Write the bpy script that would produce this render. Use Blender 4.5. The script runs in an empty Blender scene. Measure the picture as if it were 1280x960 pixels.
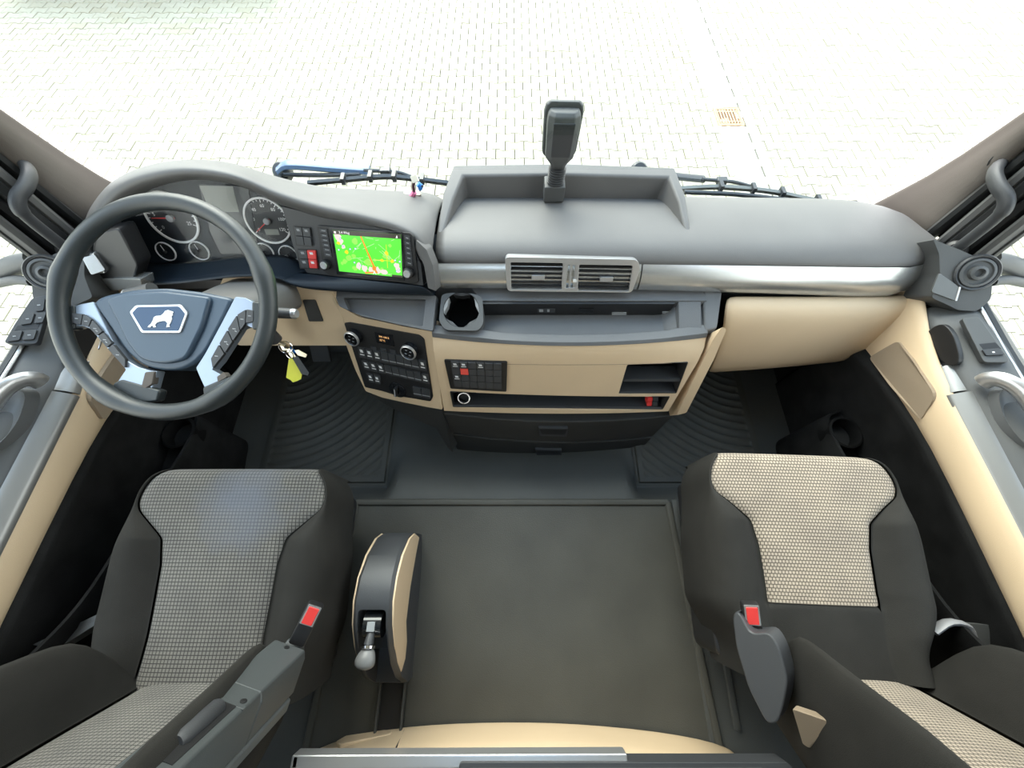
import bpy, bmesh, math, random
from math import sin, cos, pi, radians
from mathutils import Vector, Matrix
random.seed(7)
SC = bpy.context.scene
COL = SC.collection
CZ = 2.9                    # eye height of the camera above the pavement
PITCH = radians(66.0)       # looking down
FPX = 481.0                 # focal length in pixels of a 1280-wide frame
sp, cp = sin(PITCH), cos(PITCH)

# ---------------------------------------------------------------- camera
cam_d = bpy.data.cameras.new('camera')
cam = bpy.data.objects.new('camera', cam_d)
COL.objects.link(cam)
cam.location = (0, 0, CZ)
cam.rotation_euler = (pi/2 - PITCH, 0, 0)
cam_d.sensor_width = 36.0
cam_d.lens = 36.0*FPX/1280.0
cam_d.clip_start = 0.02
SC.camera = cam

# ---------------------------------------------------------------- world, sun, exposure
world = bpy.data.worlds.new('sky'); SC.world = world
world.use_nodes = True
wn = world.node_tree.nodes; wl = world.node_tree.links
bg = wn['Background']
tc = wn.new('ShaderNodeTexCoord'); sx = wn.new('ShaderNodeSeparateXYZ'); rp = wn.new('ShaderNodeValToRGB')
wl.new(tc.outputs['Generated'], sx.inputs[0]); wl.new(sx.outputs['Z'], rp.inputs[0])
rp.color_ramp.elements[0].position = 0.0; rp.color_ramp.elements[0].color = (1.0, 0.985, 0.955, 1)
rp.color_ramp.elements[1].position = 1.0; rp.color_ramp.elements[1].color = (0.50, 0.72, 1.05, 1)
e_ = rp.color_ramp.elements.new(0.5); e_.color = (0.96, 0.975, 1.0, 1)
wl.new(rp.outputs[0], bg.inputs[0])
bg.inputs[1].default_value = 3.2
sun_d = bpy.data.lights.new('sun', 'SUN'); sun_d.energy = 4.5; sun_d.angle = radians(40); sun_d.color = (1, .95, .86)
sun = bpy.data.objects.new('sun', sun_d); COL.objects.link(sun)
sun.rotation_euler = (radians(50), 0, radians(200))
SC.view_settings.view_transform = 'Standard'
SC.view_settings.look = 'None'
SC.view_settings.gamma = 1
SC.view_settings.use_curve_mapping = False
SC.view_settings.exposure = 0.66
SC.cycles.max_bounces = 8
SC.cycles.diffuse_bounces = 5
SC.cycles.transparent_max_bounces = 12
SC.cycles.caustics_reflective = False
SC.cycles.caustics_refractive = False

# ---------------------------------------------------------------- helpers: points
def V(*a): return Vector(a)
def ray(u, v):
    a = (u-640)/FPX; b = (480-v)/FPX
    return Vector((a, b*sp+cp, b*cp-sp))
# all points are metres from the camera position; z is negative downwards
def Pz(u, v, z): r = ray(u, v); return r*(z/r.z)
def Py(u, v, y): r = ray(u, v); return r*(y/r.y)
def Px(u, v, x): r = ray(u, v); return r*(x/r.x)
def Pd(u, v, d): return ray(u, v)*d
class PL:
    def __init__(s, p, n, ex=None):
        s.p = Vector(p); s.n = Vector(n).normalized()
        s.ex = Vector((0, 0, 1)).cross(s.n) if ex is None else Vector(ex)
        if s.ex.length < 1e-6: s.ex = Vector((1, 0, 0))
        s.ex = (s.ex - s.n*s.ex.dot(s.n)).normalized()
        s.ey = s.n.cross(s.ex)
    @staticmethod
    def of(a, b, c, h=0):
        n = (b-a).cross(c-a).normalized()
        if n.dot(a) > 0: n = -n          # face the viewer
        return PL(a+n*h, n)
    def at(s, u, v, h=0):
        r = ray(u, v); q = s.p + s.n*h
        return r*(q.dot(s.n)/r.dot(s.n))
    def loc(s, x, y, h=0): return s.p + s.ex*x + s.ey*y + s.n*h
    def xy(s, P): d = P-s.p; return d.dot(s.ex), d.dot(s.ey)
    def up(s, h): return PL(s.p+s.n*h, s.n, s.ex)

def rnd(pts, r, n=3):
    """round the corners of a closed polygon"""
    if r <= 0: return [Vector(p) for p in pts]
    out = []; N = len(pts)
    for i in range(N):
        a, b, c = Vector(pts[i-1]), Vector(pts[i]), Vector(pts[(i+1) % N])
        la, lc = (a-b).length, (c-b).length
        ra = min(r, la*.45); rc = min(r, lc*.45)
        p, q = b+(a-b)*(ra/max(la, 1e-9)), b+(c-b)*(rc/max(lc, 1e-9))
        for k in range(n+1):
            t = k/n
            out.append(p*(1-t)**2 + b*(2*t*(1-t)) + q*t*t)
    return out
def smooth(pts, n=4):
    """Catmull-Rom through the points (open)"""
    P = [Vector(p) for p in pts]; P = [P[0]*2-P[1]] + P + [P[-1]*2-P[-2]]
    out = []
    for i in range(1, len(P)-2):
        a, b, c, d = P[i-1:i+3]
        for k in range(n):
            t = k/n
            out.append(.5*((2*b)+(c-a)*t+(2*a-5*b+4*c-d)*t*t+(3*b-a-3*c+d)*t**3))
    out.append(P[-2]); return out
def lerp(a, b, t): return a+(b-a)*t
def sstep(t): t = max(0, min(1, t)); return t*t*(3-2*t)
def interp(x, xs, ys):
    if x <= xs[0]: return ys[0]
    for i in range(len(xs)-1):
        if x <= xs[i+1]: return lerp(ys[i], ys[i+1], (x-xs[i])/(xs[i+1]-xs[i]))
    return ys[-1]

# ---------------------------------------------------------------- helpers: meshes
class MB:
    def __init__(s): s.v = []; s.f = []; s.m = []; s.uv = None; s.k = 0
    def add(s, vs, fs):
        o = len(s.v); s.v += [Vector(p) for p in vs]
        for f in fs: s.f.append([o+i for i in f]); s.m.append(s.k)
        return s
    def prism(s, front, vec):
        n = len(front); vec = Vector(vec)
        vs = list(front)+[Vector(p)+vec for p in front]
        return s.add(vs, [list(range(n)), list(range(2*n-1, n-1, -1))] + [[i, n+i, n+(i+1) % n, (i+1) % n] for i in range(n)])
    def slab(s, pl, px, h0, h1, r=0, n=3):
        f = rnd([pl.at(u, v, h1) for u, v in px], r, n)
        return s.prism(f, pl.n*(h0-h1))
    def cutter(s, pl, px, hs, up, down, r=0, n=3):
        f = rnd([pl.at(u, v, hs)+pl.n*up for u, v in px], r, n)
        return s.prism(f, pl.n*-(up+down))
    def rect(s, pl, x0, x1, y0, y1, h0, h1, r=0, n=3):
        f = rnd([pl.loc(x0, y0, h1), pl.loc(x1, y0, h1), pl.loc(x1, y1, h1), pl.loc(x0, y1, h1)], r, n)
        return s.prism(f, pl.n*(h0-h1))
    def ring(s, outer, inner, vec):
        """frame: two loops of equal length, extruded"""
        n = len(outer); vec = Vector(vec)
        vs = list(outer)+list(inner)+[Vector(p)+vec for p in outer]+[Vector(p)+vec for p in inner]
        fs = []
        for i in range(n):
            j = (i+1) % n
            fs += [[i, j, n+j, n+i], [2*n+i, 3*n+i, 3*n+j, 2*n+j], [i, 2*n+i, 2*n+j, j], [n+i, n+j, 3*n+j, 3*n+i]]
        return s.add(vs, fs)
    def face(s, pts): return s.add(pts, [list(range(len(pts)))])
    def box(s, c, size, R=None):
        c = Vector(c); hx, hy, hz = [q/2 for q in size]
        vs = [Vector((x, y, z)) for x in (-hx, hx) for y in (-hy, hy) for z in (-hz, hz)]
        if R: vs = [R @ p for p in vs]
        return s.add([c+p for p in vs], [[0, 1, 3, 2], [4, 6, 7, 5], [0, 4, 5, 1], [2, 3, 7, 6], [0, 2, 6, 4], [1, 5, 7, 3]])
    def grid(s, rows, close_u=False, caps=False):
        n = len(rows[0]); vs = [p for r in rows for p in r]; fs = []
        for j in range(len(rows)-1):
            for i in range(n if close_u else n-1):
                k = (i+1) % n
                fs.append([j*n+i, j*n+k, (j+1)*n+k, (j+1)*n+i])
        if caps: fs += [list(range(n-1, -1, -1)), [(len(rows)-1)*n+i for i in range(n)]]
        return s.add(vs, fs)
    def tube(s, pts, r, n=10, caps=True, sq=None, upv=None):
        """tube through the points; r a number or a list; sq=(a,b) flattens the section"""
        pts = [Vector(p) for p in pts]; rows = []
        t0 = (pts[1]-pts[0]).normalized()
        u = Vector(upv) if upv else (Vector((0, 0, 1)) if abs(t0.z) < .9 else Vector((0, 1, 0)))
        u = (u-t0*u.dot(t0)).normalized()
        for i, p in enumerate(pts):
            t = (pts[min(i+1, len(pts)-1)]-pts[max(i-1, 0)]).normalized()
            u = (u-t*u.dot(t)).normalized(); w = t.cross(u)
            rr = r[i] if isinstance(r, (list, tuple)) else r
            a, b = sq if sq else (1, 1)
            rows.append([p+u*(rr*a*cos(2*pi*k/n))+w*(rr*b*sin(2*pi*k/n)) for k in range(n)])
        return s.grid(rows, True, caps)
    def lathe(s, pl, prof, n=24, cap0=True, cap1=True):
        """profile of (radius, height) about the plane's normal through its point"""
        rows = [[pl.loc(r*cos(2*pi*k/n), r*sin(2*pi*k/n), h) for k in range(n)] for r, h in prof]
        m = len(rows)
        vs = [p for q in rows for p in q]; fs = []
        for j in range(m-1):
            for i in range(n):
                k = (i+1) % n; fs.append([j*n+i, j*n+k, (j+1)*n+k, (j+1)*n+i])
        if cap0: fs.append(list(range(n-1, -1, -1)))
        if cap1: fs.append([(m-1)*n+i for i in range(n)])
        return s.add(vs, fs)
    def text(s, txt, pl, x, y, size, h=0, align='CENTER', depth=0):
        cu = bpy.data.curves.new('t', 'FONT'); cu.body = txt; cu.size = size; cu.align_x = align; cu.align_y = 'CENTER'
        cu.resolution_u = 2
        ob = bpy.data.objects.new('t', cu); COL.objects.link(ob)
        me = bpy.data.meshes.new_from_object(ob.evaluated_get(bpy.context.evaluated_depsgraph_get()))
        s.add([pl.loc(x+q.co.x, y+q.co.y, h) for q in me.vertices], [list(p.vertices) for p in me.polygons])
        bpy.data.objects.remove(ob); bpy.data.curves.remove(cu); bpy.data.meshes.remove(me)
        return s

BASE = {}
def thing(name, label, cat, base, group=None, kind=None):
    o = bpy.data.objects.new(name, None); COL.objects.link(o)
    o.empty_display_size = .05
    o.location = (base[0], base[1], base[2]+CZ)
    BASE[o.name] = Vector(base)
    if label: o['label'] = label
    if cat: o['category'] = cat
    if group: o['group'] = group
    if kind: o['kind'] = kind
    return o
def build(mb, name, mats, parent=None, bev=0, seg=2, sub=0, ang=38, flat=False, base=None, label=None, cat=None, group=None, kind=None, recalc=True, solid=0):
    if not isinstance(mats, (list, tuple)): mats = [mats]
    b = BASE[parent.name] if parent else Vector(base) if base else Vector((0, 0, 0))
    me = bpy.data.meshes.new(name)
    me.from_pydata([tuple(p-b) for p in mb.v], [], mb.f)
    for m in mats: me.materials.append(m)
    if len(mats) > 1: me.polygons.foreach_set('material_index', mb.m)
    if recalc:
        bm = bmesh.new(); bm.from_mesh(me)
        bmesh.ops.recalc_face_normals(bm, faces=bm.faces); bm.to_mesh(me); bm.free()
    if mb.uv:
        lay = me.uv_layers.new(name='UVMap')
        for lp in me.loops: lay.data[lp.index].uv = mb.uv[lp.vertex_index]
    if not flat:
        me.polygons.foreach_set('use_smooth', [True]*len(me.polygons))
        if not bev and not sub: me.set_sharp_from_angle(angle=radians(ang))
    o = bpy.data.objects.new(name, me); COL.objects.link(o)
    if solid:
        m = o.modifiers.new('thick', 'SOLIDIFY'); m.thickness = solid; m.offset = -1
    if sub:
        m = o.modifiers.new('sub', 'SUBSURF'); m.levels = m.render_levels = sub
    if bev:
        m = o.modifiers.new('bevel', 'BEVEL'); m.width = bev; m.segments = seg; m.limit_method = 'ANGLE'
        m.angle_limit = radians(ang); m.harden_normals = True
    if parent:
        o.parent = parent; BASE[o.name] = b
    else:
        o.location = b + Vector((0, 0, CZ)); BASE[o.name] = b
    if label: o['label'] = label
    if cat: o['category'] = cat
    if group: o['group'] = group
    if kind: o['kind'] = kind
    return o
def cut(o, cutters):
    """subtract closed shapes (MB) from an object, then keep the result as its mesh"""
    b = BASE[o.name]; tmp = []
    for c in cutters:
        me = bpy.data.meshes.new('c'); me.from_pydata([tuple(p-b) for p in c.v], [], c.f)
        bm = bmesh.new(); bm.from_mesh(me); bmesh.ops.recalc_face_normals(bm, faces=bm.faces); bm.to_mesh(me); bm.free()
        q = bpy.data.objects.new('c', me); COL.objects.link(q); q.parent = o.parent
        if not o.parent: q.location = o.location
        m = o.modifiers.new('cut', 'BOOLEAN'); m.operation = 'DIFFERENCE'; m.object = q; m.solver = 'EXACT'
        tmp.append(q)
    bpy.context.view_layer.update()
    me = bpy.data.meshes.new_from_object(o.evaluated_get(bpy.context.evaluated_depsgraph_get()))
    o.modifiers.clear(); o.data = me
    for q in tmp: bpy.data.objects.remove(q)
    me.polygons.foreach_set('use_smooth', [True]*len(me.polygons)); me.set_sharp_from_angle(angle=radians(35))

# ---------------------------------------------------------------- materials
def lin(c): return tuple(((x/255)/12.92 if x/255 <= .04045 else ((x/255+.055)/1.055)**2.4) for x in c)
def mat(name, col, rough=.5, metal=0, grain=0, gscale=900, spec=.5, var=0, vscale=6, coat=0):
    """grain: leather-like relief; var: slow colour variation"""
    m = bpy.data.materials.new(name); m.use_nodes = True
    nt = m.node_tree; b = nt.nodes['Principled BSDF']
    b.inputs['Base Color'].default_value = (*col, 1); b.inputs['Roughness'].default_value = rough
    b.inputs['Metallic'].default_value = metal; b.inputs['Specular IOR Level'].default_value = spec
    b.inputs['Coat Weight'].default_value = coat
    g = nt.nodes.new('ShaderNodeNewGeometry')
    if grain:
        n = nt.nodes.new('ShaderNodeTexNoise'); n.inputs['Scale'].default_value = gscale; n.inputs['Detail'].default_value = 1
        nt.links.new(g.outputs['Position'], n.inputs['Vector'])
        bp = nt.nodes.new('ShaderNodeBump'); bp.inputs['Strength'].default_value = grain; bp.inputs['Distance'].default_value = .001
        nt.links.new(n.outputs[0], bp.inputs['Height']); nt.links.new(bp.outputs[0], b.inputs['Normal'])
    if var:
        n = nt.nodes.new('ShaderNodeTexNoise'); n.inputs['Scale'].default_value = vscale; n.inputs['Detail'].default_value = 4
        nt.links.new(g.outputs['Position'], n.inputs['Vector'])
        r = nt.nodes.new('ShaderNodeValToRGB')
        r.color_ramp.elements[0].position = .3; r.color_ramp.elements[1].position = .7
        r.color_ramp.elements[0].color = (*[c*(1-var) for c in col], 1); r.color_ramp.elements[1].color = (*[min(1, c*(1+var)) for c in col], 1)
        nt.links.new(n.outputs[0], r.inputs[0]); nt.links.new(r.outputs[0], b.inputs['Base Color'])
    return m
def emit(name, col, st):
    m = bpy.data.materials.new(name); m.use_nodes = True; nt = m.node_tree
    b = nt.nodes['Principled BSDF']; b.inputs['Base Color'].default_value = (.01, .01, .01, 1)
    b.inputs['Emission Color'].default_value = (*col, 1); b.inputs['Emission Strength'].default_value = st
    b.inputs['Roughness'].default_value = .25
    return m
def weave(name, light, dark, pitch, thick, shift=.5, stain=None):
    """woven cloth: pale dots between dark threads, laid out in metres on the UV map"""
    m = bpy.data.materials.new(name); m.use_nodes = True; nt = m.node_tree; b = nt.nodes['Principled BSDF']
    uv = nt.nodes.new('ShaderNodeUVMap'); uv.uv_map = 'UVMap'
    s = nt.nodes.new('ShaderNodeSeparateXYZ'); nt.links.new(uv.outputs[0], s.inputs[0])
    def math_(op, a, bb):
        q = nt.nodes.new('ShaderNodeMath'); q.operation = op
        for i, x in enumerate((a, bb)):
            if x is None: continue
            if isinstance(x, (int, float)): q.inputs[i].default_value = x
            else: nt.links.new(x, q.inputs[i])
        return q.outputs[0]
    def tri(o, off):
        f = math_('FRACT', math_('ADD', math_('DIVIDE', o, pitch), off), None)
        return math_('ABSOLUTE', math_('SUBTRACT', f, .5), None)      # 0 mid .. .5 edge
    row = math_('FLOOR', math_('DIVIDE', s.outputs['Y'], pitch), None)
    off = math_('MULTIPLY', math_('MODULO', row, 2), shift)
    d = math_('MAXIMUM', tri(s.outputs['X'], off), tri(s.outputs['Y'], 0.0))
    r = nt.nodes.new('ShaderNodeValToRGB'); nt.links.new(d, r.inputs[0])
    r.color_ramp.elements[0].position = .5-thick; r.color_ramp.elements[0].color = (*light, 1)
    r.color_ramp.elements[1].position = .5-thick+.09; r.color_ramp.elements[1].color = (*dark, 1)
    n = nt.nodes.new('ShaderNodeTexNoise'); n.inputs['Scale'].default_value = 14; n.inputs['Detail'].default_value = 5
    g = nt.nodes.new('ShaderNodeNewGeometry'); nt.links.new(g.outputs['Position'], n.inputs['Vector'])
    r2 = nt.nodes.new('ShaderNodeValToRGB'); nt.links.new(n.outputs[0], r2.inputs[0])
    r2.color_ramp.elements[0].position = .35; r2.color_ramp.elements[0].color = (.82, .82, .84, 1)
    r2.color_ramp.elements[1].position = .7; r2.color_ramp.elements[1].color = (1, 1, 1, 1)
    mx = nt.nodes.new('ShaderNodeMix'); mx.data_type = 'RGBA'; mx.blend_type = 'MULTIPLY'; mx.inputs[0].default_value = 1
    nt.links.new(r.outputs[0], mx.inputs[6]); nt.links.new(r2.outputs[0], mx.inputs[7])
    colour = mx.outputs[2]
    if stain:      # a worn, bluish patch of its own shape
        vd = nt.nodes.new('ShaderNodeVectorMath'); vd.operation = 'DISTANCE'; vd.inputs[1].default_value = (stain[0], stain[1], 0)
        nt.links.new(uv.outputs[0], vd.inputs[0])
        ad = math_('ADD', vd.outputs['Value'], math_('MULTIPLY', math_('SUBTRACT', n.outputs[0], .5), .16))
        mr = nt.nodes.new('ShaderNodeMapRange'); nt.links.new(ad, mr.inputs[0]); mr.inputs[1].default_value = .02; mr.inputs[2].default_value = stain[2]; mr.inputs[3].default_value = .55; mr.inputs[4].default_value = 0
        m2 = nt.nodes.new('ShaderNodeMix'); m2.data_type = 'RGBA'; nt.links.new(mr.outputs[0], m2.inputs[0]); nt.links.new(colour, m2.inputs[6]); m2.inputs[7].default_value = (.16, .175, .215, 1)
        colour = m2.outputs[2]
    nt.links.new(colour, b.inputs['Base Color'])
    b.inputs['Roughness'].default_value = .95; b.inputs['Specular IOR Level'].default_value = .1
    bp = nt.nodes.new('ShaderNodeBump'); bp.inputs['Strength'].default_value = .5; bp.inputs['Distance'].default_value = .001; bp.invert = True
    nt.links.new(d, bp.inputs['Height']); nt.links.new(bp.outputs[0], b.inputs['Normal'])
    b.inputs['Sheen Weight'].default_value = .15
    return m
def glass(name, tint, refl=.06):
    m = bpy.data.materials.new(name); m.use_nodes = True; nt = m.node_tree
    nt.nodes.remove(nt.nodes['Principled BSDF']); out = nt.nodes['Material Output']
    t = nt.nodes.new('ShaderNodeBsdfTransparent'); t.inputs[0].default_value = (*tint, 1)
    g = nt.nodes.new('ShaderNodeBsdfGlossy'); g.inputs['Roughness'].default_value = .01
    f = nt.nodes.new('ShaderNodeLayerWeight'); f.inputs[0].default_value = .5
    p5 = nt.nodes.new('ShaderNodeMath'); p5.operation = 'POWER'; p5.inputs[1].default_value = 5
    ml = nt.nodes.new('ShaderNodeMath'); ml.operation = 'MULTIPLY_ADD'; ml.inputs[1].default_value = .5; ml.inputs[2].default_value = .015
    nt.links.new(f.outputs['Facing'], p5.inputs[0]); nt.links.new(p5.outputs[0], ml.inputs[0])
    mx = nt.nodes.new('ShaderNodeMixShader')
    nt.links.new(ml.outputs[0], mx.inputs[0]); nt.links.new(t.outputs[0], mx.inputs[1]); nt.links.new(g.outputs[0], mx.inputs[2])
    nt.links.new(mx.outputs[0], out.inputs[0])
    return m
M = dict(
    dash=mat('dash_grey_plastic', (.115, .112, .110), .55, 0, .35, 700, .5, .05, 9),
    dark=mat('charcoal_plastic', (.040, .042, .046), .5, 0, .25, 800, .5, .06),
    door=mat('door_grey_plastic', (.075, .077, .078), .5, 0, .25, 800),
    black=mat('black_plastic', (.012, .012, .013), .45, 0, .15, 800),
    gloss=mat('gloss_black', (.012, .013, .015), .15),
    beige=mat('beige_plastic', (.62, .47, .31), .5, 0, .3, 700, .4, .03),
    beige2=mat('tan_speaker_cloth', (.29, .222, .155), .85, 0, .5, 1500),
    silver=mat('brushed_silver', (.52, .53, .53), .27, .8, .05, 300, .5),
    silver2=mat('satin_aluminium', (.62, .62, .63), .3, .8),
    chrome=mat('chrome', (.8, .8, .82), .12, 1),
    rubber=mat('rubber_mat', (.050, .048, .040), .62, 0, .5, 450, .4, .16, 5),
    floor=mat('floor_lining', (.055, .056, .052), .65, 0, .5, 500, .4, .12, 4),
    carpet=mat('black_carpet', (.016, .016, .016), .95, 0, .8, 600, .1, .3, 12),
    bolster=mat('charcoal_seat_cloth', (.024, .023, .021), .9, 0, .6, 900, .15, .15, 10),
    taupe=mat('taupe_pillar_trim', (.105, .091, .081), .7, 0, .3, 600, .3, .04),
    headliner=mat('pale_headliner', (.50, .47, .43), .9),
    leather=mat('wheel_leather', (.020, .025, .027), .40, 0, .25, 900, .5),
    hub=mat('hub_plastic_sky_tint', (.040, .066, .10), .36, 0, .15, 900, .5),  # blue of the reflected sky is put into the base colour
    spoke=mat('satin_spoke', (.30, .35, .42), .34, .55),
    white=mat('white_print', (.75, .75, .75), .5),
    grey=mat('grey_print', (.28, .29, .30), .5),
    red=mat('red_plastic', (.72, .05, .045), .4),
    redlight=mat('red_button', (.80, .09, .07), .35),
    yellow=mat('yellow_tag', (.85, .80, .05), .5),
    blue=mat('blue_plastic', (.02, .22, .72), .4),
    pink=mat('pink_connector', (.62, .14, .27), .45),
    cream=mat('cream_connector', (.80, .74, .62), .5),
    iron=mat('rusty_cast_iron', (.50, .32, .20), .8, .1, 0, 0, .3, .25, 30),
    wiper=mat('wiper_black', (.03, .036, .045), .35),
    wiperblue=mat('wiper_arm_paint', (.07, .14, .26), .25),
    brass=mat('key_metal', (.62, .52, .36), .3, 1),
    glassf=glass('windscreen_glass', (.86, .89, .87)),
    dial=mat('gauge_face', (.012, .014, .018), .4),
    lens=mat('gauge_lens_dark', (.035, .04, .045), .2),
    lcd=mat('lcd_glass', (.20, .21, .19), .25),
    glassc=glass('cluster_lens', (.95, .95, .95)),
    well=mat('well_shade_black', (.006, .006, .006), .8, 0, 0, 0, .1),  # shade of the deep wells is put into this colour
    curtain=mat('grey_curtain', (.26, .25, .235), .9),
    silverd=mat('door_strip_silver', (.24, .24, .235), .36, .5),
    tab=mat('tab_shaded_silver', (.16, .165, .165), .4, .4),  # same silver as the strip, with its shade put into the colour
    cluster=mat('cluster_face', (.012, .018, .026), .45, 0, 0, 0, .3),
    tray=mat('tray_lining', (.10, .103, .108), .6, 0, .4, 500),
)
# ================================================================ SETTING: pavement
def proj(P):
    d = P.y*cp - P.z*sp; up = P.y*sp + P.z*cp
    return (640+FPX*P.x/d, 480-FPX*up/d, d) if d > .05 else (9e3, 9e3, d)
GZ = -CZ
ground = build(MB().face([V(-14, -3, GZ-.012), V(14, -3, GZ-.012), V(14, 16, GZ-.012), V(-14, 16, GZ-.012)]), 'ground',
               mat('joint_sand', (.12, .105, .08), .95, 0, .4, 120, .2, .2, 3), base=(0, 0, GZ), kind='structure', recalc=False)
brickm = []
for i, (c, v) in enumerate((((.41, .385, .295), .07), ((.425, .40, .31), .06), ((.395, .365, .27), .07))):
    brickm.append(mat('concrete_paver_%s' % 'abc'[i], c, .9, 0, .5, 60, .2, v, 1.3))
BL, BW, gp, am = .212, .142, .0042, .011
def brick_poly():
    hl = BL/2-gp; a = BW/2+am-gp; b = BW/2-am-gp; q = BL/4; s = .010
    r = [(-hl, -a), (-q-s, -a), (-q+s, -b), (q-s, -b), (q+s, -a), (hl, -a)]
    return r + [(-x, -y) for x, y in r]
bp_ = brick_poly()
def brick_shape(mb, x, y, dz, n=None):
    top = [V(x+px*.985, y+py*.985, GZ+dz) for px, py in bp_]; bot = [V(x+px, y+py, GZ-.03) for px, py in bp_]
    k = len(bp_)
    return mb.add(top+bot, [list(range(k))]+[[i, k+i, k+(i+1) % k, (i+1) % k] for i in range(k)])
cells = []
for j in range(int(-3/BW), int(14/BW)):
    y = j*BW
    for i in range(-58, 59):
        x = (i+.5*(j % 2))*BL+.03
        if 2.53 < x < 2.70: continue
        u, v, d = proj(V(x, y, GZ))
        if abs(x) < 1.2 and y < 1.2: continue      # under the truck
        seen = 0 <= u <= 1280 and 0 <= v <= 480 and (v < 255 or (u < 70 or u > 1200))
        cells.append((0 if seen else 1, d, x, y))
cells.sort()
proto = [None]*3
rest = MB()
for n, (s_, d, x, y) in enumerate(cells):
    dz = random.uniform(-.0025, .0025); k = random.choice((0, 0, 1, 1, 2))
    if n < 300:
        if proto[k] is None:
            proto[k] = build(brick_shape(MB(), 0, 0, 0), 'brick', brickm[k], ground, recalc=False, flat=True)
            o = proto[k]
        else:
            o = proto[k].copy(); COL.objects.link(o); o.parent = ground
        # the ground's own origin lies at (0,0,GZ)
        o.location = (x, y, dz)
    else:
        rest.k = k; brick_shape(rest, x, y, dz)
build(rest, 'brick_field', brickm, ground, recalc=False, flat=True, kind='stuff')
# smooth gutter of long slabs with its cast-iron drain
gm = mat('gutter_concrete', (.47, .455, .40), .85, 0, .4, 80, .2, .06, 2)
for j in range(9):
    y0 = .6+j*.9
    for xa, xb in ((2.425, 2.742), (2.756, 2.86)):
        if xa < 2.6 and y0 < 4.9 and y0+.9 > 4.6:
            for ya, yb in ((y0, 4.615-.01), (4.955+.01, y0+.9)):
                if yb-ya > .05: build(MB().box(((xa+xb)/2, (ya+yb)/2, GZ-.015), (xb-xa-.006, yb-ya-.006, .038)), 'gutter_slab', gm, ground, bev=.004)
            continue
        build(MB().box(((xa+xb)/2, y0+.45, GZ-.015), (xb-xa-.006, .894, .038)), 'gutter_slab', gm, ground, bev=.004)
dg = thing('drain_grate', 'square rust-brown iron drain grate set in the pale paving beyond the windscreen', 'drain', (2.585, 4.785, GZ))
x0, x1, y0, y1 = 2.43, 2.74, 4.62, 4.95
fr = MB()
fr.ring([V(x0, y0, GZ+.006), V(x1, y0, GZ+.006), V(x1, y1, GZ+.006), V(x0, y1, GZ+.006)],
        [V(x0+.03, y0+.03, GZ+.006), V(x1-.03, y0+.03, GZ+.006), V(x1-.03, y1-.03, GZ+.006), V(x0+.03, y1-.03, GZ+.006)], V(0, 0, -.02))
build(fr, 'frame', M['iron'], dg)
for k in range(8):
    xx = x0+.034+k*(x1-x0-.068)/7
    build(MB().box((xx, (y0+y1)/2, GZ-.001), (.017, y1-y0-.05, .014)), 'bar', M['iron'], dg)
for yy in (y0+.072, y1-.072):
    build(MB().box(((x0+x1)/2, yy, GZ-.0005), (x1-x0-.05, .016, .0145)), 'cross_bar', M['iron'], dg)
build(MB().box(((x0+x1)/2, (y0+y1)/2, GZ-.0105), (x1-x0, y1-y0, .002)), 'pit', M['black'], dg)

# ================================================================ SETTING: cab shell
ZT, ZF = -1.34, -1.46
def floor_z(x, y):
    ax = abs(x)
    tun = lerp(ZT, ZF, sstep((y-.175)/.22))
    side = sstep((ax-.40)/.07)*sstep((y-.145)/.09)
    z = lerp(tun, ZF, side)
    return z + .42*sstep((y-.80)/.25)
xs = [-1.16+2.32*i/116 for i in range(117)]; ys = [-1.25+2.3*j/115 for j in range(116)]
fl = MB().grid([[V(x, y, floor_z(x, y)) for x in xs] for y in ys])
build(fl, 'floor', M['floor'], base=(0, 0, ZT), kind='structure', solid=.03, recalc=False)
# front bulkhead, rear wall, side walls behind the doors, roof
build(MB().box((0, 1.075, -1.41), (2.32, .03, .96)), 'wall_front', M['carpet'], base=(0, 1.06, -1.8), kind='structure')
build(MB().box((0, -1.27, -.6), (2.4, .04, 2.2)), 'wall_rear', M['curtain'], base=(0, -1.25, -1.7), kind='structure')
for s, nm in ((-1, 'wall_left'), (1, 'wall_right')):
    build(MB().box((s*1.19, -.86, -.6), (.04, .8, 2.2)), nm, M['headliner'], base=(s*1.19, -.86, -1.7), kind='structure')
ce = MB()      # roof panel around its hatch
hx0, hx1, hy0, hy1 = -.30, .30, -.66, -.24
ce.ring([V(-1.21, -1.29, .44), V(1.21, -1.29, .44), V(1.21, .75, .44), V(-1.21, .75, .44)], [V(hx0, hy0, .44), V(hx1, hy0, .44), V(hx1, hy1, .44), V(hx0, hy1, .44)], V(0, 0, .05))
ce = build(ce, 'ceiling', M['headliner'], base=(0, 0, .44), kind='structure')
build(MB().prism([V(hx0, hy0, .485), V(hx1, hy0, .485), V(hx1, hy1, .485), V(hx0, hy1, .485)], V(0, 0, .006)), 'window_4', M['glassf'], base=(0, -.47, .485), kind='structure', flat=True)
hd = MB()
hd.box((0, .58, .30), (2.36, .05, .30))
build(hd, 'front_header', M['headliner'], ce)
build(MB().box((0, .835, -1.22), (2.2, .02, .56)), 'footwell_dark_sheet', M['carpet'], bpy.data.objects['wall_front'])  # black sheet added to keep the front of the footwell dark
for s in (-1, 1): build(MB().box((s*1.12, .75, -1.25), (.03, .36, .80)), 'side_lining', M['carpet'], bpy.data.objects['wall_front'])
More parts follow.
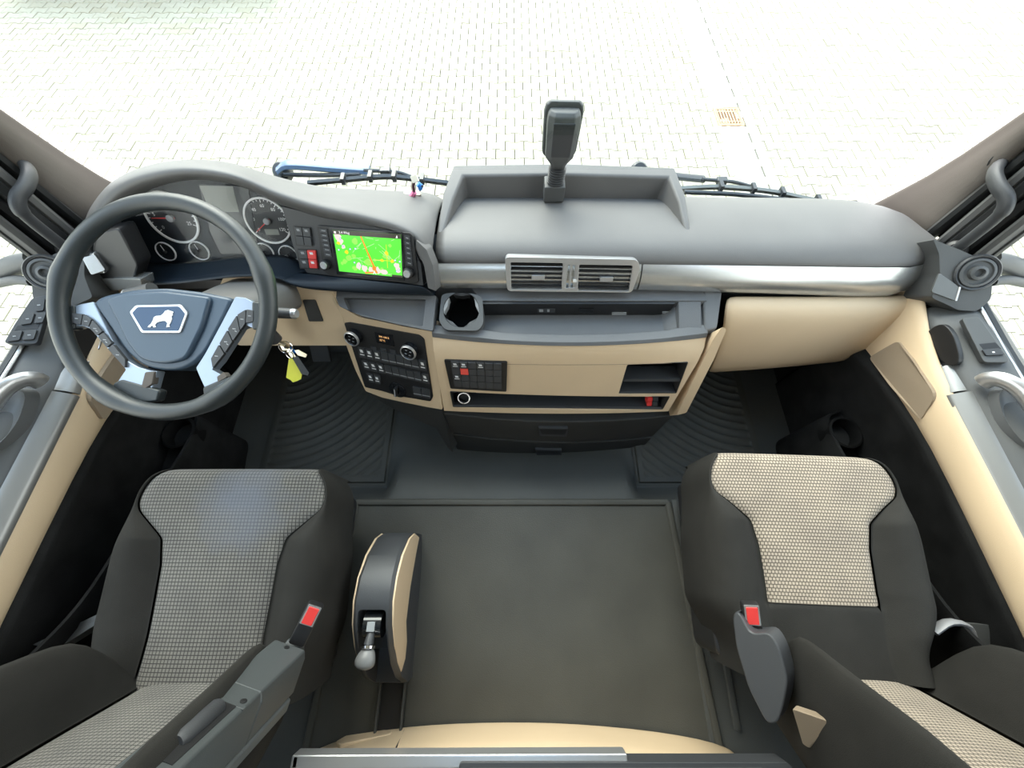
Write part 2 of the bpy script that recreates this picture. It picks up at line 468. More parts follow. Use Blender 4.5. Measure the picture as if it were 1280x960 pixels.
# floor mats
def mat_panel(name, poly, hf, m, label, cat, ridge=None, nx=90, ny=70):
    pass
mt = thing('tunnel_mat', 'big grey rubber mat with raised rim lying between the two seats', 'floor mat', (0, -.15, ZT))
zz = ZT+.006
def mp(u, v): return Pz(u, v, zz)
poly = [mp(446, 628), mp(834, 628), V(.558, -.55, zz), V(-.552, -.55, zz)]
mb = MB().prism(rnd(poly, .015), V(0, 0, -.006)); build(mb, 'sheet', M['rubber'], mt, bev=.002)
for side in ((poly[0], poly[3]), (poly[1], poly[2]), (poly[0], poly[1])):
    mb = MB().tube([side[0]+V(0, 0, .003), side[1]+V(0, 0, .003)], .009, 8, sq=(.8, 1.2)); build(mb, 'rim', M['rubber'], mt)
for s, ua, va, ub, vb in ((-1, 437, 622, 384, 935), (1, 842, 625, 892, 935), (1, 872, 628, 922, 912)):
    a, b = Pz(ua, va, ZT+.004), Pz(ub, vb, ZT+.004)
    build(MB().tube([a, b], .008, 8, sq=(.8, 1.3)), 'trim_%d' % {384: 3, 892: 4, 922: 5}[ub], M['floor'], base=tuple((a+b)/2), kind='structure')
for s in (-1, 1):
    nm = 'left' if s < 0 else 'right'
    lab = 'black rubber footwell mat with curved ridges %s' % ('below the steering wheel' if s < 0 else 'below the glove box')
    cx, cy = s*.93, .82
    rows = []
    xa, xb, ya, yb = .462, .955, .235, .80
    for j in range(120):
        y = ya+(yb-ya)*j/119; row = []
        for i in range(110):
            x = s*(xa+(xb-xa)*i/109)
            r = math.hypot(x-cx, (y-cy)*.95)
            rim = min(i, 109-i, j, 119-j)
            rg = (.5+.5*cos(2*pi*r/.030))**3*.0055 if rim > 7 else (.003 if rim > 2 else -.004)
            row.append(V(x, y, floor_z(x, y)+.008+rg))
        rows.append(row)
    o = build(MB().grid(rows), 'footwell_mat', M['rubber'], base=(s*.7, .5, ZF), recalc=False, label=lab, cat='floor mat')

# windscreen: glass, A-pillars
def wy(z): return 1.0-.46*(z+.84)
g = MB().prism([V(-1.06, wy(-.9)+.025, -.9), V(1.06, wy(-.9)+.025, -.9), V(1.10, wy(.2)+.025, .2), V(-1.10, wy(.2)+.025, .2)], V(0, .006, 0))
build(g, 'window_1', M['glassf'], base=(0, 1.05, -.9), kind='structure', flat=True)
for s in (-1, 1):
    g = MB().prism([V(s*1.20, -.46, -.84), V(s*1.20, .80, -.84), V(s*1.20, .60, .2), V(s*1.20, -.46, .2)], V(s*.006, 0, 0))
    build(g, 'window_2' if s < 0 else 'window_3', M['glassf'], base=(s*1.2, .2, -.84), kind='structure', flat=True)
seal = mat('rubber_seal', (.02, .021, .022), .45)
frame_m = mat('door_frame_grey', (.10, .10, .10), .5)
for s in (-1, 1):
    def S(u): return u if s > 0 else 1280-u
    tr = thing('trim_1' if s < 0 else 'trim_2', 'grey-taupe windscreen pillar cover beside the %s' % ('steering wheel' if s < 0 else 'passenger dashboard'), None, (s*1.09, .9, -.85), kind='structure')
    # windscreen edge (A) and door-side edge (B) of the taupe cover, continued to the roof
    A0, A1 = Py(S(1113), 262, 1.0), Py(S(1280), 149, .86)
    B0, B1 = Px(S(1168), 288, s*1.125), Px(S(1280), 190, s*1.125)
    dA = (A1-A0); dB = (B1-B0)
    rows = []
    for k in range(9):
        t = -.10+k*.5
        pa, pb = A0+dA*t, B0+dB*t*.98
        c = (pa+pb)/2+V(-s*.016, -.014, 0)
        q = lerp(pa, c, .35)+V(-s*.006, -.004, 0); q2 = lerp(pb, c, .5)+V(-s*.006, -.003, 0)
        rows.append([pa+V(0, .02, 0), pa, q, c, q2, pb, pb+V(s*.02, .01, 0)])
    # flare at the foot where it meets the dashboard
    rows[0][1] += V(-s*.05, .02, -.01); rows[0][0] += V(-s*.05, .02, -.01); rows[0][2] += V(-s*.02, 0, 0)
    build(MB().grid(rows), 'pillar_cover', M['taupe'], tr, recalc=False, sub=1, solid=.01)
    # rubber seals and door frame strips beside the cover
    for (ua, va, ub, vb, xx, r, m, nm) in ((1167, 290, 1290, 191, 1.135, .013, seal, 'seal'), (1176, 306, 1290, 212, 1.14, .014, frame_m, 'seal_lip'),
                                           (1180, 318, 1290, 232, 1.155, .020, seal, 'frame_channel'), (1190, 330, 1290, 252, 1.165, .016, M['black'], 'frame_channel'),
                                           (1212, 332, 1290, 272, 1.165, .013, frame_m, 'window_bead'), (1222, 334, 1290, 283, 1.172, .006, seal, 'window_bead')):
        a, b = Px(S(ua), va, s*xx), Px(S(ub), vb, s*xx)
        build(MB().tube([a+(a-b)*.08, a, b, b+(b-a)*.9, b+(b-a)*3.2], r, 8, sq=(1, 1.35)), nm, m, tr)
    # back plate behind the seals, so that nothing shines through
    a, b, c, d = Px(S(1168), 290, s*1.16), Px(S(1290), 192, s*1.16), Px(S(1300), 268, s*1.18), Px(S(1214), 345, s*1.18)
    e1 = b+(b-a)*3.0; e2 = c+(c-d)*3.0
    build(MB().prism([a, b, e1, e2, c, d], V(s*.012, .006, 0)), 'frame_plate', M['black'], tr)
    # grab handle
    gh = thing('grab_handle', 'black curved grab handle on the pillar %s' % ('above the steering wheel' if s < 0 else 'above the passenger end of the dashboard'), 'handle', (s*1.1, .72, -.74))
    pts = [Px(S(1254), 204, s*1.135), Px(S(1247), 208, s*1.105), Px(S(1243), 219, s*1.085), Px(S(1248), 233, s*1.08), Px(S(1257), 246, s*1.085), Px(S(1256), 260, s*1.09),
           Px(S(1243), 274, s*1.095), Px(S(1222), 291, s*1.10), Px(S(1200), 308, s*1.105), Px(S(1188), 317, s*1.125)]
    P_ = smooth(pts, 5)
    build(MB().tube(P_, [.0145 if k < 28 else .0125 for k in range(len(P_))], 12, sq=(1, .8)), 'grip', M['dark'], gh)
    pl = PL(Px(S(1254), 202, s*1.128), (-s*.6, -.75, .2))
    build(MB().lathe(pl, [(.024, -.01), (.024, .002), (.020, .004)], 20), 'socket', M['black'], gh)
    pl = PL(Px(S(1194), 313, s*1.118), (-s*.5, -.6, .6))
    build(MB().lathe(pl, [(.024, -.012), (.024, .002), (.018, .008)], 16), 'foot', M['black'], gh)

# ================================================================ doors
for s in (-1, 1):
    def S(u): return u if s > 0 else 1280-u
    dr = thing('door_1' if s < 0 else 'door_2', '%s door with pale beige lower panel, silver strip and grey armrest' % ("driver's" if s < 0 else "passenger's"), None, (s*1.1, .15, -1.6), kind='structure')
    Y = [-.50, -.3, -.1, .1, .3, .45, .56]
    # dark upper panel from the sill down to the armrest, as a closed shell
    prof = [(1.215, -.85), (1.212, -.806), (1.17, -.80), (1.14, -.812), (1.10, -.836), (1.088, -.846), (1.09, -.88)]
    rows = [[V(s*x, y, z) for x, z in prof] for y in Y]
    rows.append([V(s*(x+.01), .60, z-.015) for x, z in prof])
    build(MB().grid(rows), 'armrest_panel', M['door'], dr, sub=1, recalc=False, solid=.008)
    prof = [(1.093, -.85), (1.088, -.838), (1.078, -.842), (1.062, -.856), (1.056, -.866), (1.062, -.88)]
    Y2 = [-.5, -.2, .1, .30, .355]
    build(MB().grid([[V(s*x, y, z) for x, z in prof] for y in Y2], caps=True), 'trim_strip', M['silverd'], dr, ang=60)
    prof = [(1.092, -.848), (1.090, -.842), (1.070, -.850), (1.058, -.864), (1.062, -.88)]
    build(MB().grid([[V(s*(x+.004*k), y, z) for x, z in prof] for k, y in enumerate((.360, .40, .43))], caps=True), 'latch_lever', M['silverd'], dr, ang=60)
    # beige panel, running forward into the kick panel beside the dashboard
    bt = [(-.5, -.93), (-.09, -.937), (.18, -.945), (.32, -.957), (.44, -.985), (.54, -1.02), (.62, -1.06), (.70, -1.12)]
    tp = [(-.5, -.866), (-.09, -.866), (.18, -.867), (.32, -.868), (.44, -.868), (.54, -.862), (.62, -.845), (.70, -.835)]
    rows = []
    for (y, zb), (_, zt) in zip(bt, tp):
        f = sstep((y-.40)/.3); xi = 1.058+.030*f
        rows.append([V(s*(xi+.012), y, zt+.006), V(s*xi, y, zt-.002), V(s*(xi-.008), y, lerp(zt, zb, .5)), V(s*(xi-.006), y, zb+.004), V(s*(xi+.012), y, zb)])
    build(MB().grid(rows), 'lower_panel', M['beige'], dr, sub=1, recalc=False, solid=.008)
    pl = PL((s*1.0515, .45, -.93), (-s, 0, 0))
    q = []
    for u, v in ((1086, 447), (1104, 436), (1122, 426), (1140, 450), (1166, 490), (1166, 500), (1150, 526), (1112, 482)):
        P_ = Px(S(u), v, s*1.04); f = sstep((P_.y-.40)/.3)
        q.append(Px(S(u), v, s*(1.058+.030*f-.0165)))
    build(MB().prism(rnd(q, .012), V(s*.012, 0, 0)), 'speaker_cloth', M['beige2'], dr, flat=True)
    # black lower door with bottle pocket
    rows = []
    for y, z in ((-.5, -.93), (-.09, -.937), (.18, -.945), (.32, -.957), (.44, -.985), (.54, -1.02), (.66, -1.09)):
        rows.append([V(s*1.078, y, z+.03), V(s*1.064, y, z+.008), V(s*1.050, y, z-.005), V(s*1.052, y, z-.02), V(s*1.095, y, z-.10), V(s*1.10, y, -1.70)])
    build(MB().grid(rows), 'door_lining', M['carpet'], dr, recalc=False, sub=1, solid=.006)
    lip = [V(s*1.058, -.30, -.935), V(s*1.02, -.22, -.96), V(s*.985, -.10, -1.008), V(s*.978, .08, -1.058), V(s*.975, .22, -1.107), V(s*.985, .33, -1.145), V(s*1.0, .40, -1.16), V(s*1.06, .43, -1.17)]
    L_ = smooth(lip, 5)
    build(MB().grid([[p+V(s*.012, 0, -.10), p+V(s*.012, 0, -.004), p, p+V(-s*.002, 0, -.014), V(p.x+s*.02, p.y, p.z-.22), V(p.x+s*.05, p.y, -1.66)] for p in L_]), 'pocket_wall', M['carpet'], dr, recalc=False)
    build(MB().prism([V(s*1.0, .14, -1.19), V(s*1.08, .14, -1.19), V(s*1.08, .43, -1.19), V(s*1.01, .40, -1.19)], V(0, 0, -.03)), 'pocket_floor', M['carpet'], dr)
    P0 = Pz(S(1054), 545, -1.155)
    build(MB().lathe(PL((s*1.035, P0.y+.01, -1.15), (0, 0, 1)), [(.050, -.05), (.050, .0), (.044, .003), (.041, -.002), (.040, -.045)], 30, True, True), 'bottle_ring', M['well'], dr)
    # pull-handle: recessed bowl and arched silver grip
    plu = PL((s*1.127, .30, -.823), (-s*.42, -.12, .90))
    def hx(u, v, h=0): return plu.at(S(u), v, h)
    bw = MB(); ce_ = plu.at(S(1268), 535)
    e = (hx(1262, 560)-hx(1246, 500))
    bow = [hx(u, v, .004) for u, v in ((1236, 492), (1262, 488), (1290, 500), (1320, 540), (1330, 580), (1300, 578), (1268, 556), (1246, 528))]
    bow = rnd(bow, .03, 4); cb = sum(bow, Vector())/len(bow)
    bw.grid([[p for p in bow], [lerp(p, cb, .12)-plu.n*.010 for p in bow], [lerp(p, cb, .35)-plu.n*.022 for p in bow], [lerp(p, cb, .7)-plu.n*.028 for p in bow], [lerp(p, cb, .98)-plu.n*.029 for p in bow]], True)
    # lay it proud on the panel like a moulded dish with a rim
    for i in range(len(bw.v)): bw.v[i] = bw.v[i]+plu.n*.026
    bw.grid([[p+plu.n*.026 for p in bow], [p+(p-cb).normalized()*.012-plu.n*.012 for p in bow]], True)
    build(bw, 'handle_dish', mat('dish_grey_%s' % ('l' if s < 0 else 'r'), (.13, .135, .14), .45), dr, recalc=False)
    gp_ = smooth([hx(1228, 478, .018), hx(1238, 474, .032), hx(1256, 476, .046), hx(1278, 490, .052), hx(1300, 520, .05), hx(1322, 566, .045), hx(1335, 600, .02)], 5)
    build(MB().tube(gp_, [.0165]*len(gp_), 12, sq=(.75, 1.1), upv=plu.n), 'pull_handle', M['silver2'], dr)
    # window switch pod
    pod = [(1202, 397), (1224, 396), (1262, 449), (1260, 453), (1230, 453)] if s > 0 else [(1200, 394), (1228, 394), (1271, 427), (1268, 432), (1238, 430)]
    if s > 0:
        po = build(MB().slab(plu, [(S(u), v) for u, v in pod], -.004, .012, .008), 'switch_pod', M['door'], dr, bev=.003)
        build(MB().slab(plu, [(1224, 430), (1244, 428), (1252, 436), (1230, 438)], .008, .0125, .001), 'switch_well', M['black'], po)
        build(MB().slab(plu, [(1228, 437), (1249, 435), (1256, 443), (1233, 444)], .010, .017, .002), 'window_switch', M['dark'], po, bev=.001)
        build(MB().slab(plu, [(1240, 439.5), (1243, 439.2), (1244, 440.8), (1241, 441)], .0168, .0174, 0), 'switch_mark', M['white'], po)
    else:
        po = build(MB().slab(plu, [(4, 429), (18, 405), (40, 372), (62, 368), (58, 390), (46, 430)], -.004, .012, .008), 'switch_pod', M['dark'], dr, bev=.003)
        for q in (((30, 392), (43, 391), (39, 404), (25, 406)), ((46, 391), (58, 390), (53, 403), (42, 404)), ((12, 415), (28, 413), (24, 425), (8, 427)), ((31, 413), (46, 412), (42, 424), (27, 425)), ((40, 374), (56, 373), (54, 388), (44, 389))):
            build(MB().slab(plu, q, .008, .016, .003), 'window_switch', M['dark'], po, bev=.001)
            c = (sum(a for a, b in q)/4, sum(b for a, b in q)/4)
            build(MB().slab(plu, [(c[0]-2.5, c[1]-.2), (c[0]+1.5, c[1]-.6), (c[0]+2, c[1]+.6), (c[0]-2, c[1]+1)], .0158, .0166, 0), 'switch_mark', M['grey'], po)
        build(MB().slab(plu, [(22, 407), (50, 404), (47, 411), (18, 413)], .008, .0125, .001), 'switch_well', M['black'], po)
    build(MB().box((s*1.215, .10, -1.36), (.02, 1.30, 1.04)), 'outer_skin', M['door'], dr)
    # inner latch recess
    lr = [Px(S(u), v, s*1.075) for u, v in ((1166, 408), (1180, 404), (1192, 418), (1200, 446), (1196, 457), (1180, 456), (1162, 436), (1154, 420))]
    build(MB().prism(rnd(lr, .02), V(s*.012, 0, 0)), 'latch_recess', M['black'], dr, bev=.002)
    ed = smooth([Px(S(u), v, s*1.071) for u, v in ((1152, 420), (1157, 436), (1166, 450), (1176, 458))], 5)
    build(MB().tube(ed, .0035, 8), 'latch_edge', M['chrome'], dr)
    sill = smooth([Px(S(u), v, s*1.178) for u, v in ((1222, 372), (1240, 404), (1260, 440), (1280, 472), (1300, 505))], 3)
    build(MB().tube(sill, .011, 8), 'window_seal', seal, dr)
    build(MB().tube([p+V(-s*.012, 0, .004) for p in sill], .004, 8), 'seal_bead', M['silver2'], dr)
    # corner housing below the pillar with its round outlet
    ho = MB()
    plh = PL(Px(S(1206), 345, s*1.11), (-s*.35, -.62, .70))
    out = [(1166, 298), (1174, 302), (1200, 312), (1222, 322), (1238, 330), (1241, 350), (1239, 374), (1222, 389), (1198, 388), (1182, 380), (1164, 372), (1175, 345), (1174, 318)]
    top = rnd([plh.at(S(u), v, 0) for u, v in out], .008)
    ho.prism(top, V(s*.012, .05, -.07)); hs = build(ho, 'corner_housing', M['door'], dr, bev=.008, seg=3)
    plr = PL(plh.at(S(1221), 341, .001), plh.n)
    build(MB().lathe(plr, [(.043, -.01), (.043, .003), (.040, .006), (.036, .003), (.036, -.004)], 28, True, False), 'outlet_ring', M['dark'], hs)
    build(MB().lathe(plr, [(.0345, -.004), (.0335, .005), (.028, .006), (.026, .002), (.018, .002), (.016, .010), (.010, .012), (.008, .004)], 28), 'outlet_nozzle', M['door'], hs)
    tabm = M['tab']
    stp = [(1174, 341), (1199, 358), (1194, 376), (1164, 365)] if s > 0 else [(1162, 318), (1178, 322), (1166, 344), (1148, 338)]
    build(MB().slab(plh, [(S(u), v) for u, v in stp], -.002, .004, .005), 'silver_tab', tabm if s > 0 else M['silver'], hs, bev=.001)
    if s > 0: build(MB().tube([plh.at(1200, 358.5, .004), plh.at(1195, 376, .004)], .0022, 8), 'tab_edge', M['silver2'], hs)

# ================================================================ outside: mirrors, wipers
for s in (-1, 1):
    def S(u): return u if s > 0 else 1280-u
    mi = thing('side_mirror', 'grey outside mirror arm seen through the %s side window' % ("driver's" if s < 0 else "passenger's"), 'mirror', (s*1.3, .6, -.75))
    a = [Px(S(1236), 326, s*1.24), Px(S(1256), 330, s*1.29), Px(S(1276), 338, s*1.36), Px(S(1300), 340, s*1.45)]
    build(MB().tube(smooth(a, 3), .026, 12, sq=(1, .8)), 'arm', M['door'], mi)
    a = [Px(S(1240), 352, s*1.25), Px(S(1260), 350, s*1.30), Px(S(1282), 354, s*1.38), Px(S(1300), 356, s*1.45)]
    build(MB().tube(smooth(a, 3), .012, 12), 'brace', M['dark'], mi)
    c = Px(S(1296), 320, s*1.45)
    rows = []
    for k, (w, h) in enumerate(((.01, .02), (.05, .13), (.075, .19), (.08, .21), (.078, .20))):
        rows.append([c+V(s*.06+w*cos(t)*.9, .06-.025*k, .05+h*sin(t)*.5) for t in [2*pi*q/16 for q in range(16)]])
    build(MB().grid(rows, True, True), 'mirror_shell', M['door'], mi)
    build(MB().grid([rows[-1], [lerp(p, sum(rows[-1], Vector())/16, .04)+V(0, -.002, 0) for p in rows[-1]]], True, True), 'mirror_glass', M['chrome'], mi)

def wiper(lab, arm, blade, link, bx, bm=None):
    w = thing('windscreen_wiper', lab, 'wiper', tuple(bx))
    build(MB().tube(smooth(arm[0], 4), arm[1], 8, sq=(.7, 1.2)), 'arm', M['wiperblue'] if arm[2] else M['wiper'], w)
    build(MB().tube(smooth(arm[3], 4), .006, 8), 'arm_rod', M['wiper'], w)
    c = arm[3][len(arm[3])//2-1]
    build(MB().box(c, (.035, .022, .018)), 'clip', M['wiper'], w, bev=.003)
    bl = smooth(blade, 6)
    build(MB().grid([[p+V(0, -.006, .004), p+V(0, .003, .008), p+V(0, .007, 0), p+V(0, -.003, -.008)] for p in bl], True, True), 'blade', bm or M['wiper'], w)
    for t in (.25, .45, .6, .8):
        p = bl[int(t*(len(bl)-1))]
        build(MB().box(p+V(0, 0, .004), (.012, .03, .022)), 'blade_clip', M['wiper'], w)
    build(MB().tube(smooth(link, 3), .007, 8), 'linkage', M['wiper'], w)
    build(MB().lathe(PL(arm[0][0]+V(0, .01, -.01), (0, -.6, .8)), [(.03, -.02), (.03, .004), (.022, .014)], 16), 'pivot', M['wiper'], w)
Yw = 1.16
wiper('blue-grey windscreen wiper lying outside the glass behind the hooded instruments',
      ([Py(349, 213, Yw), Py(362, 206, Yw), Py(410, 209, Yw), Py(462, 213, Yw)], .017, True, [Py(455, 213, Yw-.01), Py(482, 214, Yw-.01), Py(500, 216, Yw-.01), Py(514, 221, Yw-.02)]),
      [Py(385, 229, Yw-.06), Py(430, 225, Yw-.06), Py(480, 221, Yw-.06), Py(520, 224, Yw-.06), Py(575, 231, Yw-.06)],
      [Py(355, 218, Yw-.02), Py(400, 219, Yw-.02), Py(450, 218, Yw-.02)], Py(349, 220, Yw))
wiper('dark windscreen wiper lying outside the glass along the passenger dashboard edge',
      ([Py(800, 213, Yw), Py(820, 217, Yw), Py(850, 221, Yw), Py(880, 224, Yw)], .013, False, [Py(878, 224, Yw-.01), Py(902, 226, Yw-.01), Py(920, 228, Yw-.01), Py(945, 235, Yw-.02)]),
      [Py(850, 236, Yw-.05), Py(900, 234, Yw-.05), Py(960, 239, Yw-.05), Py(1010, 249, Yw-.06), Py(1085, 264, Yw-.07)],
      [Py(855, 240, Yw-.08), Py(920, 243, Yw-.08), Py(985, 250, Yw-.08)], Py(820, 222, Yw), mat('wiper_grey', (.16, .17, .165), .4))
# ================================================================ DASHBOARD
M['black2'] = mat('drawer_black', (.030, .030, .029), .6, 0, .35, 500, .4, .1)
dash = thing('dashboard', 'long grey truck dashboard with silver strip running below the windscreen', 'dashboard', (0, .85, -1.2))
PR = [(1.045, -.93), (1.02, -.862), (1.0, -.832), (.94, -.790), (.87, -.768), (.80, -.757), (.74, -.752), (.705, -.762), (.684, -.783), (.694, -.80)]
def ysh(x): return -.018*max(0, x-.2)+.025*sstep((x-1.0)/.12)
XS = [-.205, 0, .25, .45, .65, .85, 1.0, 1.07, 1.10, 1.112]
rows = []
for x in XS:
    k = sstep((x-1.0)/.12)
    rows.append([V(x, lerp(y, .80, .25*k*sstep((y-.70)/.1))+ysh(x), z-.022*k*k*sstep((y-.70)/.1)) for y, z in PR])
build(MB().grid(rows), 'dash_top', M['dash'], dash, sub=1, recalc=False, solid=.012)
STP = [(.688, -.781), (.682, -.785), (.670, -.797), (.660, -.815), (.655, -.838), (.662, -.850), (.72, -.862)]
def strip(xa, xb, n=6):
    rows = []
    for i in range(n):
        x = lerp(xa, xb, i/(n-1))
        k = sstep((x-1.03)/.10)
        rows.append([V(x-.02*k*j/3, y+ysh(x), z-.014*max(0, x-.2)*j/3) for j, (y, z) in enumerate(STP)])
    return rows
build(MB().grid(strip(-.200, .335), caps=True), 'trim_strip', M['silver'], dash, ang=50)
build(MB().grid(strip(.338, 1.108, 10), caps=True), 'trim_strip', M['silver'], dash, ang=50)
# raised storage tray on top
TB = .004
def trp(u, v, z): return Pz(u, v, z)
fb = [Py(578, 238, .943), Py(828, 242, .940)]
zfl = fb[0].z
FLo, FRo = V(-.196, .775, -.760), V(.470, .765, -.760)
FLi, FRi = V(-.178, .775, -.760), V(.455, .765, -.760)
BLo, BRo = V(-.163, .995, -.730), V(.452, .985, -.730)
BLi, BRi = V(-.134, .952, -.732), V(.430, .946, -.732)
BLf, BRf = V(-.132, .938, -.785), V(.418, .932, -.785)
outer = [FLo, lerp(FLo, BLo, .5)+V(-.005, 0, .014), BLo, lerp(BLo, BRo, .5)+V(0, .012, 0), BRo, lerp(FRo, BRo, .5)+V(.002, 0, .014), FRo]
inner = [FLi, lerp(FLi, BLi, .5)+V(0, 0, .010), BLi, lerp(BLi, BRi, .5)+V(0, .008, 0), BRi, lerp(FRi, BRi, .5)+V(0, 0, .010), FRi]
floor_ = [FLi+V(.004, .002, -.003), lerp(FLi, BLf, .5)+V(.004, 0, .004), BLf, lerp(BLf, BRf, .5), BRf, lerp(FRi, BRf, .5)+V(-.004, 0, .004), FRi+V(-.004, .002, -.003)]
low = [p+V(0, 0, -.10) for p in outer]
mb = MB().grid([low, outer, inner, [p+V(0, 0, -.03) for p in floor_]])
# floor of the tray
build(mb, 'storage_tray', M['dash'], dash, bev=.010, seg=3, ang=25, recalc=False)
# ---- instrument hood
PCL = PL((0, .800, -.744), (0, -.885, .466))
PNV = PL((-.363, .700, -.766), (-.20, -.82, .54))
C0 = [(100, 318, .76), (106, 288, .81), (118, 260, .86), (147, 226, .90), (190, 207, .92), (240, 200, .93), (292, 204, .94), (345, 219, .955), (402, 231, .985), (450, 232, 1.0), (500, 233, 1.0), (535, 234, 1.0)]
C1 = [(112, 330, .68), (116, 288, .72), (126, 261, .75), (150, 236, .775), (190, 220, .785), (240, 214, .79), (295, 222, .785), (345, 243, .775), (400, 259, .76), (450, 269, .745), (500, 283, .725), (525, 299, .703)]
C2 = [(150, 330), (146, 300), (152, 272), (170, 247), (203, 229), (250, 222), (303, 231), (348, 253), (400, 270), (450, 279), (496, 290), (514, 303)]
a = [Py(*q) for q in C0]+[V(-.203, 1.0, -.838)]
b = [Py(*q) for q in C1]+[Py(540, 325, .684)]
c = [PCL.at(u, v, -.004) for u, v in C2[:8]]+[PNV.at(u, v, -.002) for u, v in C2[8:]]+[PNV.at(526, 328, -.002)]
mid = [lerp(p, q, .45)+V(0, 0, .006) for p, q in zip(a, b)]
mid[-1] = V(-.203, .86, -.775); mid[-2] = lerp(mid[-2], V(-.24, .86, -.768), .5)
fr_ = [lerp(p, q, .80)+V(0, 0, .008) for p, q in zip(a, b)]
fr_[-1] = V(-.203, .755, -.752)
back = [p+V(0, .03, -.12) for p in a]
def dens(L, n=3): return smooth(L, n)
lip = [lerp(p, q, .12)+V(0, .002, -.012) for p, q in zip(b, c)]
build(MB().grid([dens(r) for r in (back, a, mid, fr_, b, lip, c)]), 'instrument_hood', M['dash'], dash, sub=1, recalc=False, solid=.006)
# right post and bottom lip of the instrument surround
rp_ = [(520, 300), (533, 312), (541, 332), (545, 364), (535, 360), (530, 332), (520, 309)]
build(MB().slab(PNV, rp_, -.03, .006, .003), 'surround_post', M['dash'], dash, bev=.005)
L1 = [(106, 334, .68), (128, 348, .665), (165, 354, .65), (222, 352, .645), (290, 344, .655), (340, 345, .655), (370, 357, .645), (420, 362, .64), (480, 365, .636), (543, 367, .632)]
L2 = [PCL.at(150, 318), PCL.at(168, 330), PCL.at(200, 338), PCL.at(235, 341), PCL.at(290, 333), PCL.at(335, 334)]+[PNV.at(u, v) for u, v in ((378, 341), (420, 345), (480, 351), (532, 357))]
l1 = [Py(*q) for q in L1]
build(MB().grid([dens(L2), dens(l1), dens([p+V(0, .005, -.022) for p in l1]), dens([p+V(0, .10, -.03) for p in l1])]), 'surround_lip', M['cluster'], dash, sub=1, recalc=False, solid=.004)
# left cheek with the silver end of the strip
ck = [Py(118, 292, .705), Py(148, 285, .715), Py(172, 332, .66), Py(166, 352, .642), Py(130, 350, .66), Py(112, 332, .68)]
build(MB().prism(rnd(ck, .01), V(0, .05, -.02)), 'hood_cheek', M['black'], dash, bev=.004)
sl = [Py(104, 318, .685), Py(116, 317, .68), Py(131, 342, .652), Py(119, 342, .655)]
build(MB().prism(rnd(sl, .003), V(0, .03, -.01)), 'trim_strip', M['silver'], dash, bev=.002)
sl = [Py(122, 348, .66), Py(175, 349, .63), Py(178, 360, .62), Py(132, 364, .65)]
build(MB().prism(rnd(sl, .004), V(0, .04, -.02)), 'column_bezel', M['silver'], dash, bev=.003)
# ---- beige knee panel under the instruments
PKN = PL.of(Pd(360, 362, 1.06), Pd(424, 368, 1.06), Pd(400, 430, 1.16))
kn = build(MB().slab(PKN, [(335, 340), (362, 358), (418, 364), (424, 385), (440, 432), (300, 432), (250, 410), (280, 345)], -.02, 0, .004), 'knee_panel', M['beige'], dash, bev=.004)
build(MB().slab(PKN, [(378, 375), (394, 375), (404, 402), (386, 402)], -.004, .003, .004), 'blank_switch', M['black'], kn, bev=.001)
kl = [Py(100, 352, .70), Py(160, 350, .70), Py(190, 372, .66), Py(175, 450, .66), Py(120, 440, .66), Py(95, 400, .70)]
build(MB().prism(kl, V(0, .03, 0)), 'knee_panel', M['beige'], dash, bev=.004)
build(MB().box((-.70, .74, -1.06), (.72, .03, .26)), 'under_panel', M['black'], dash)

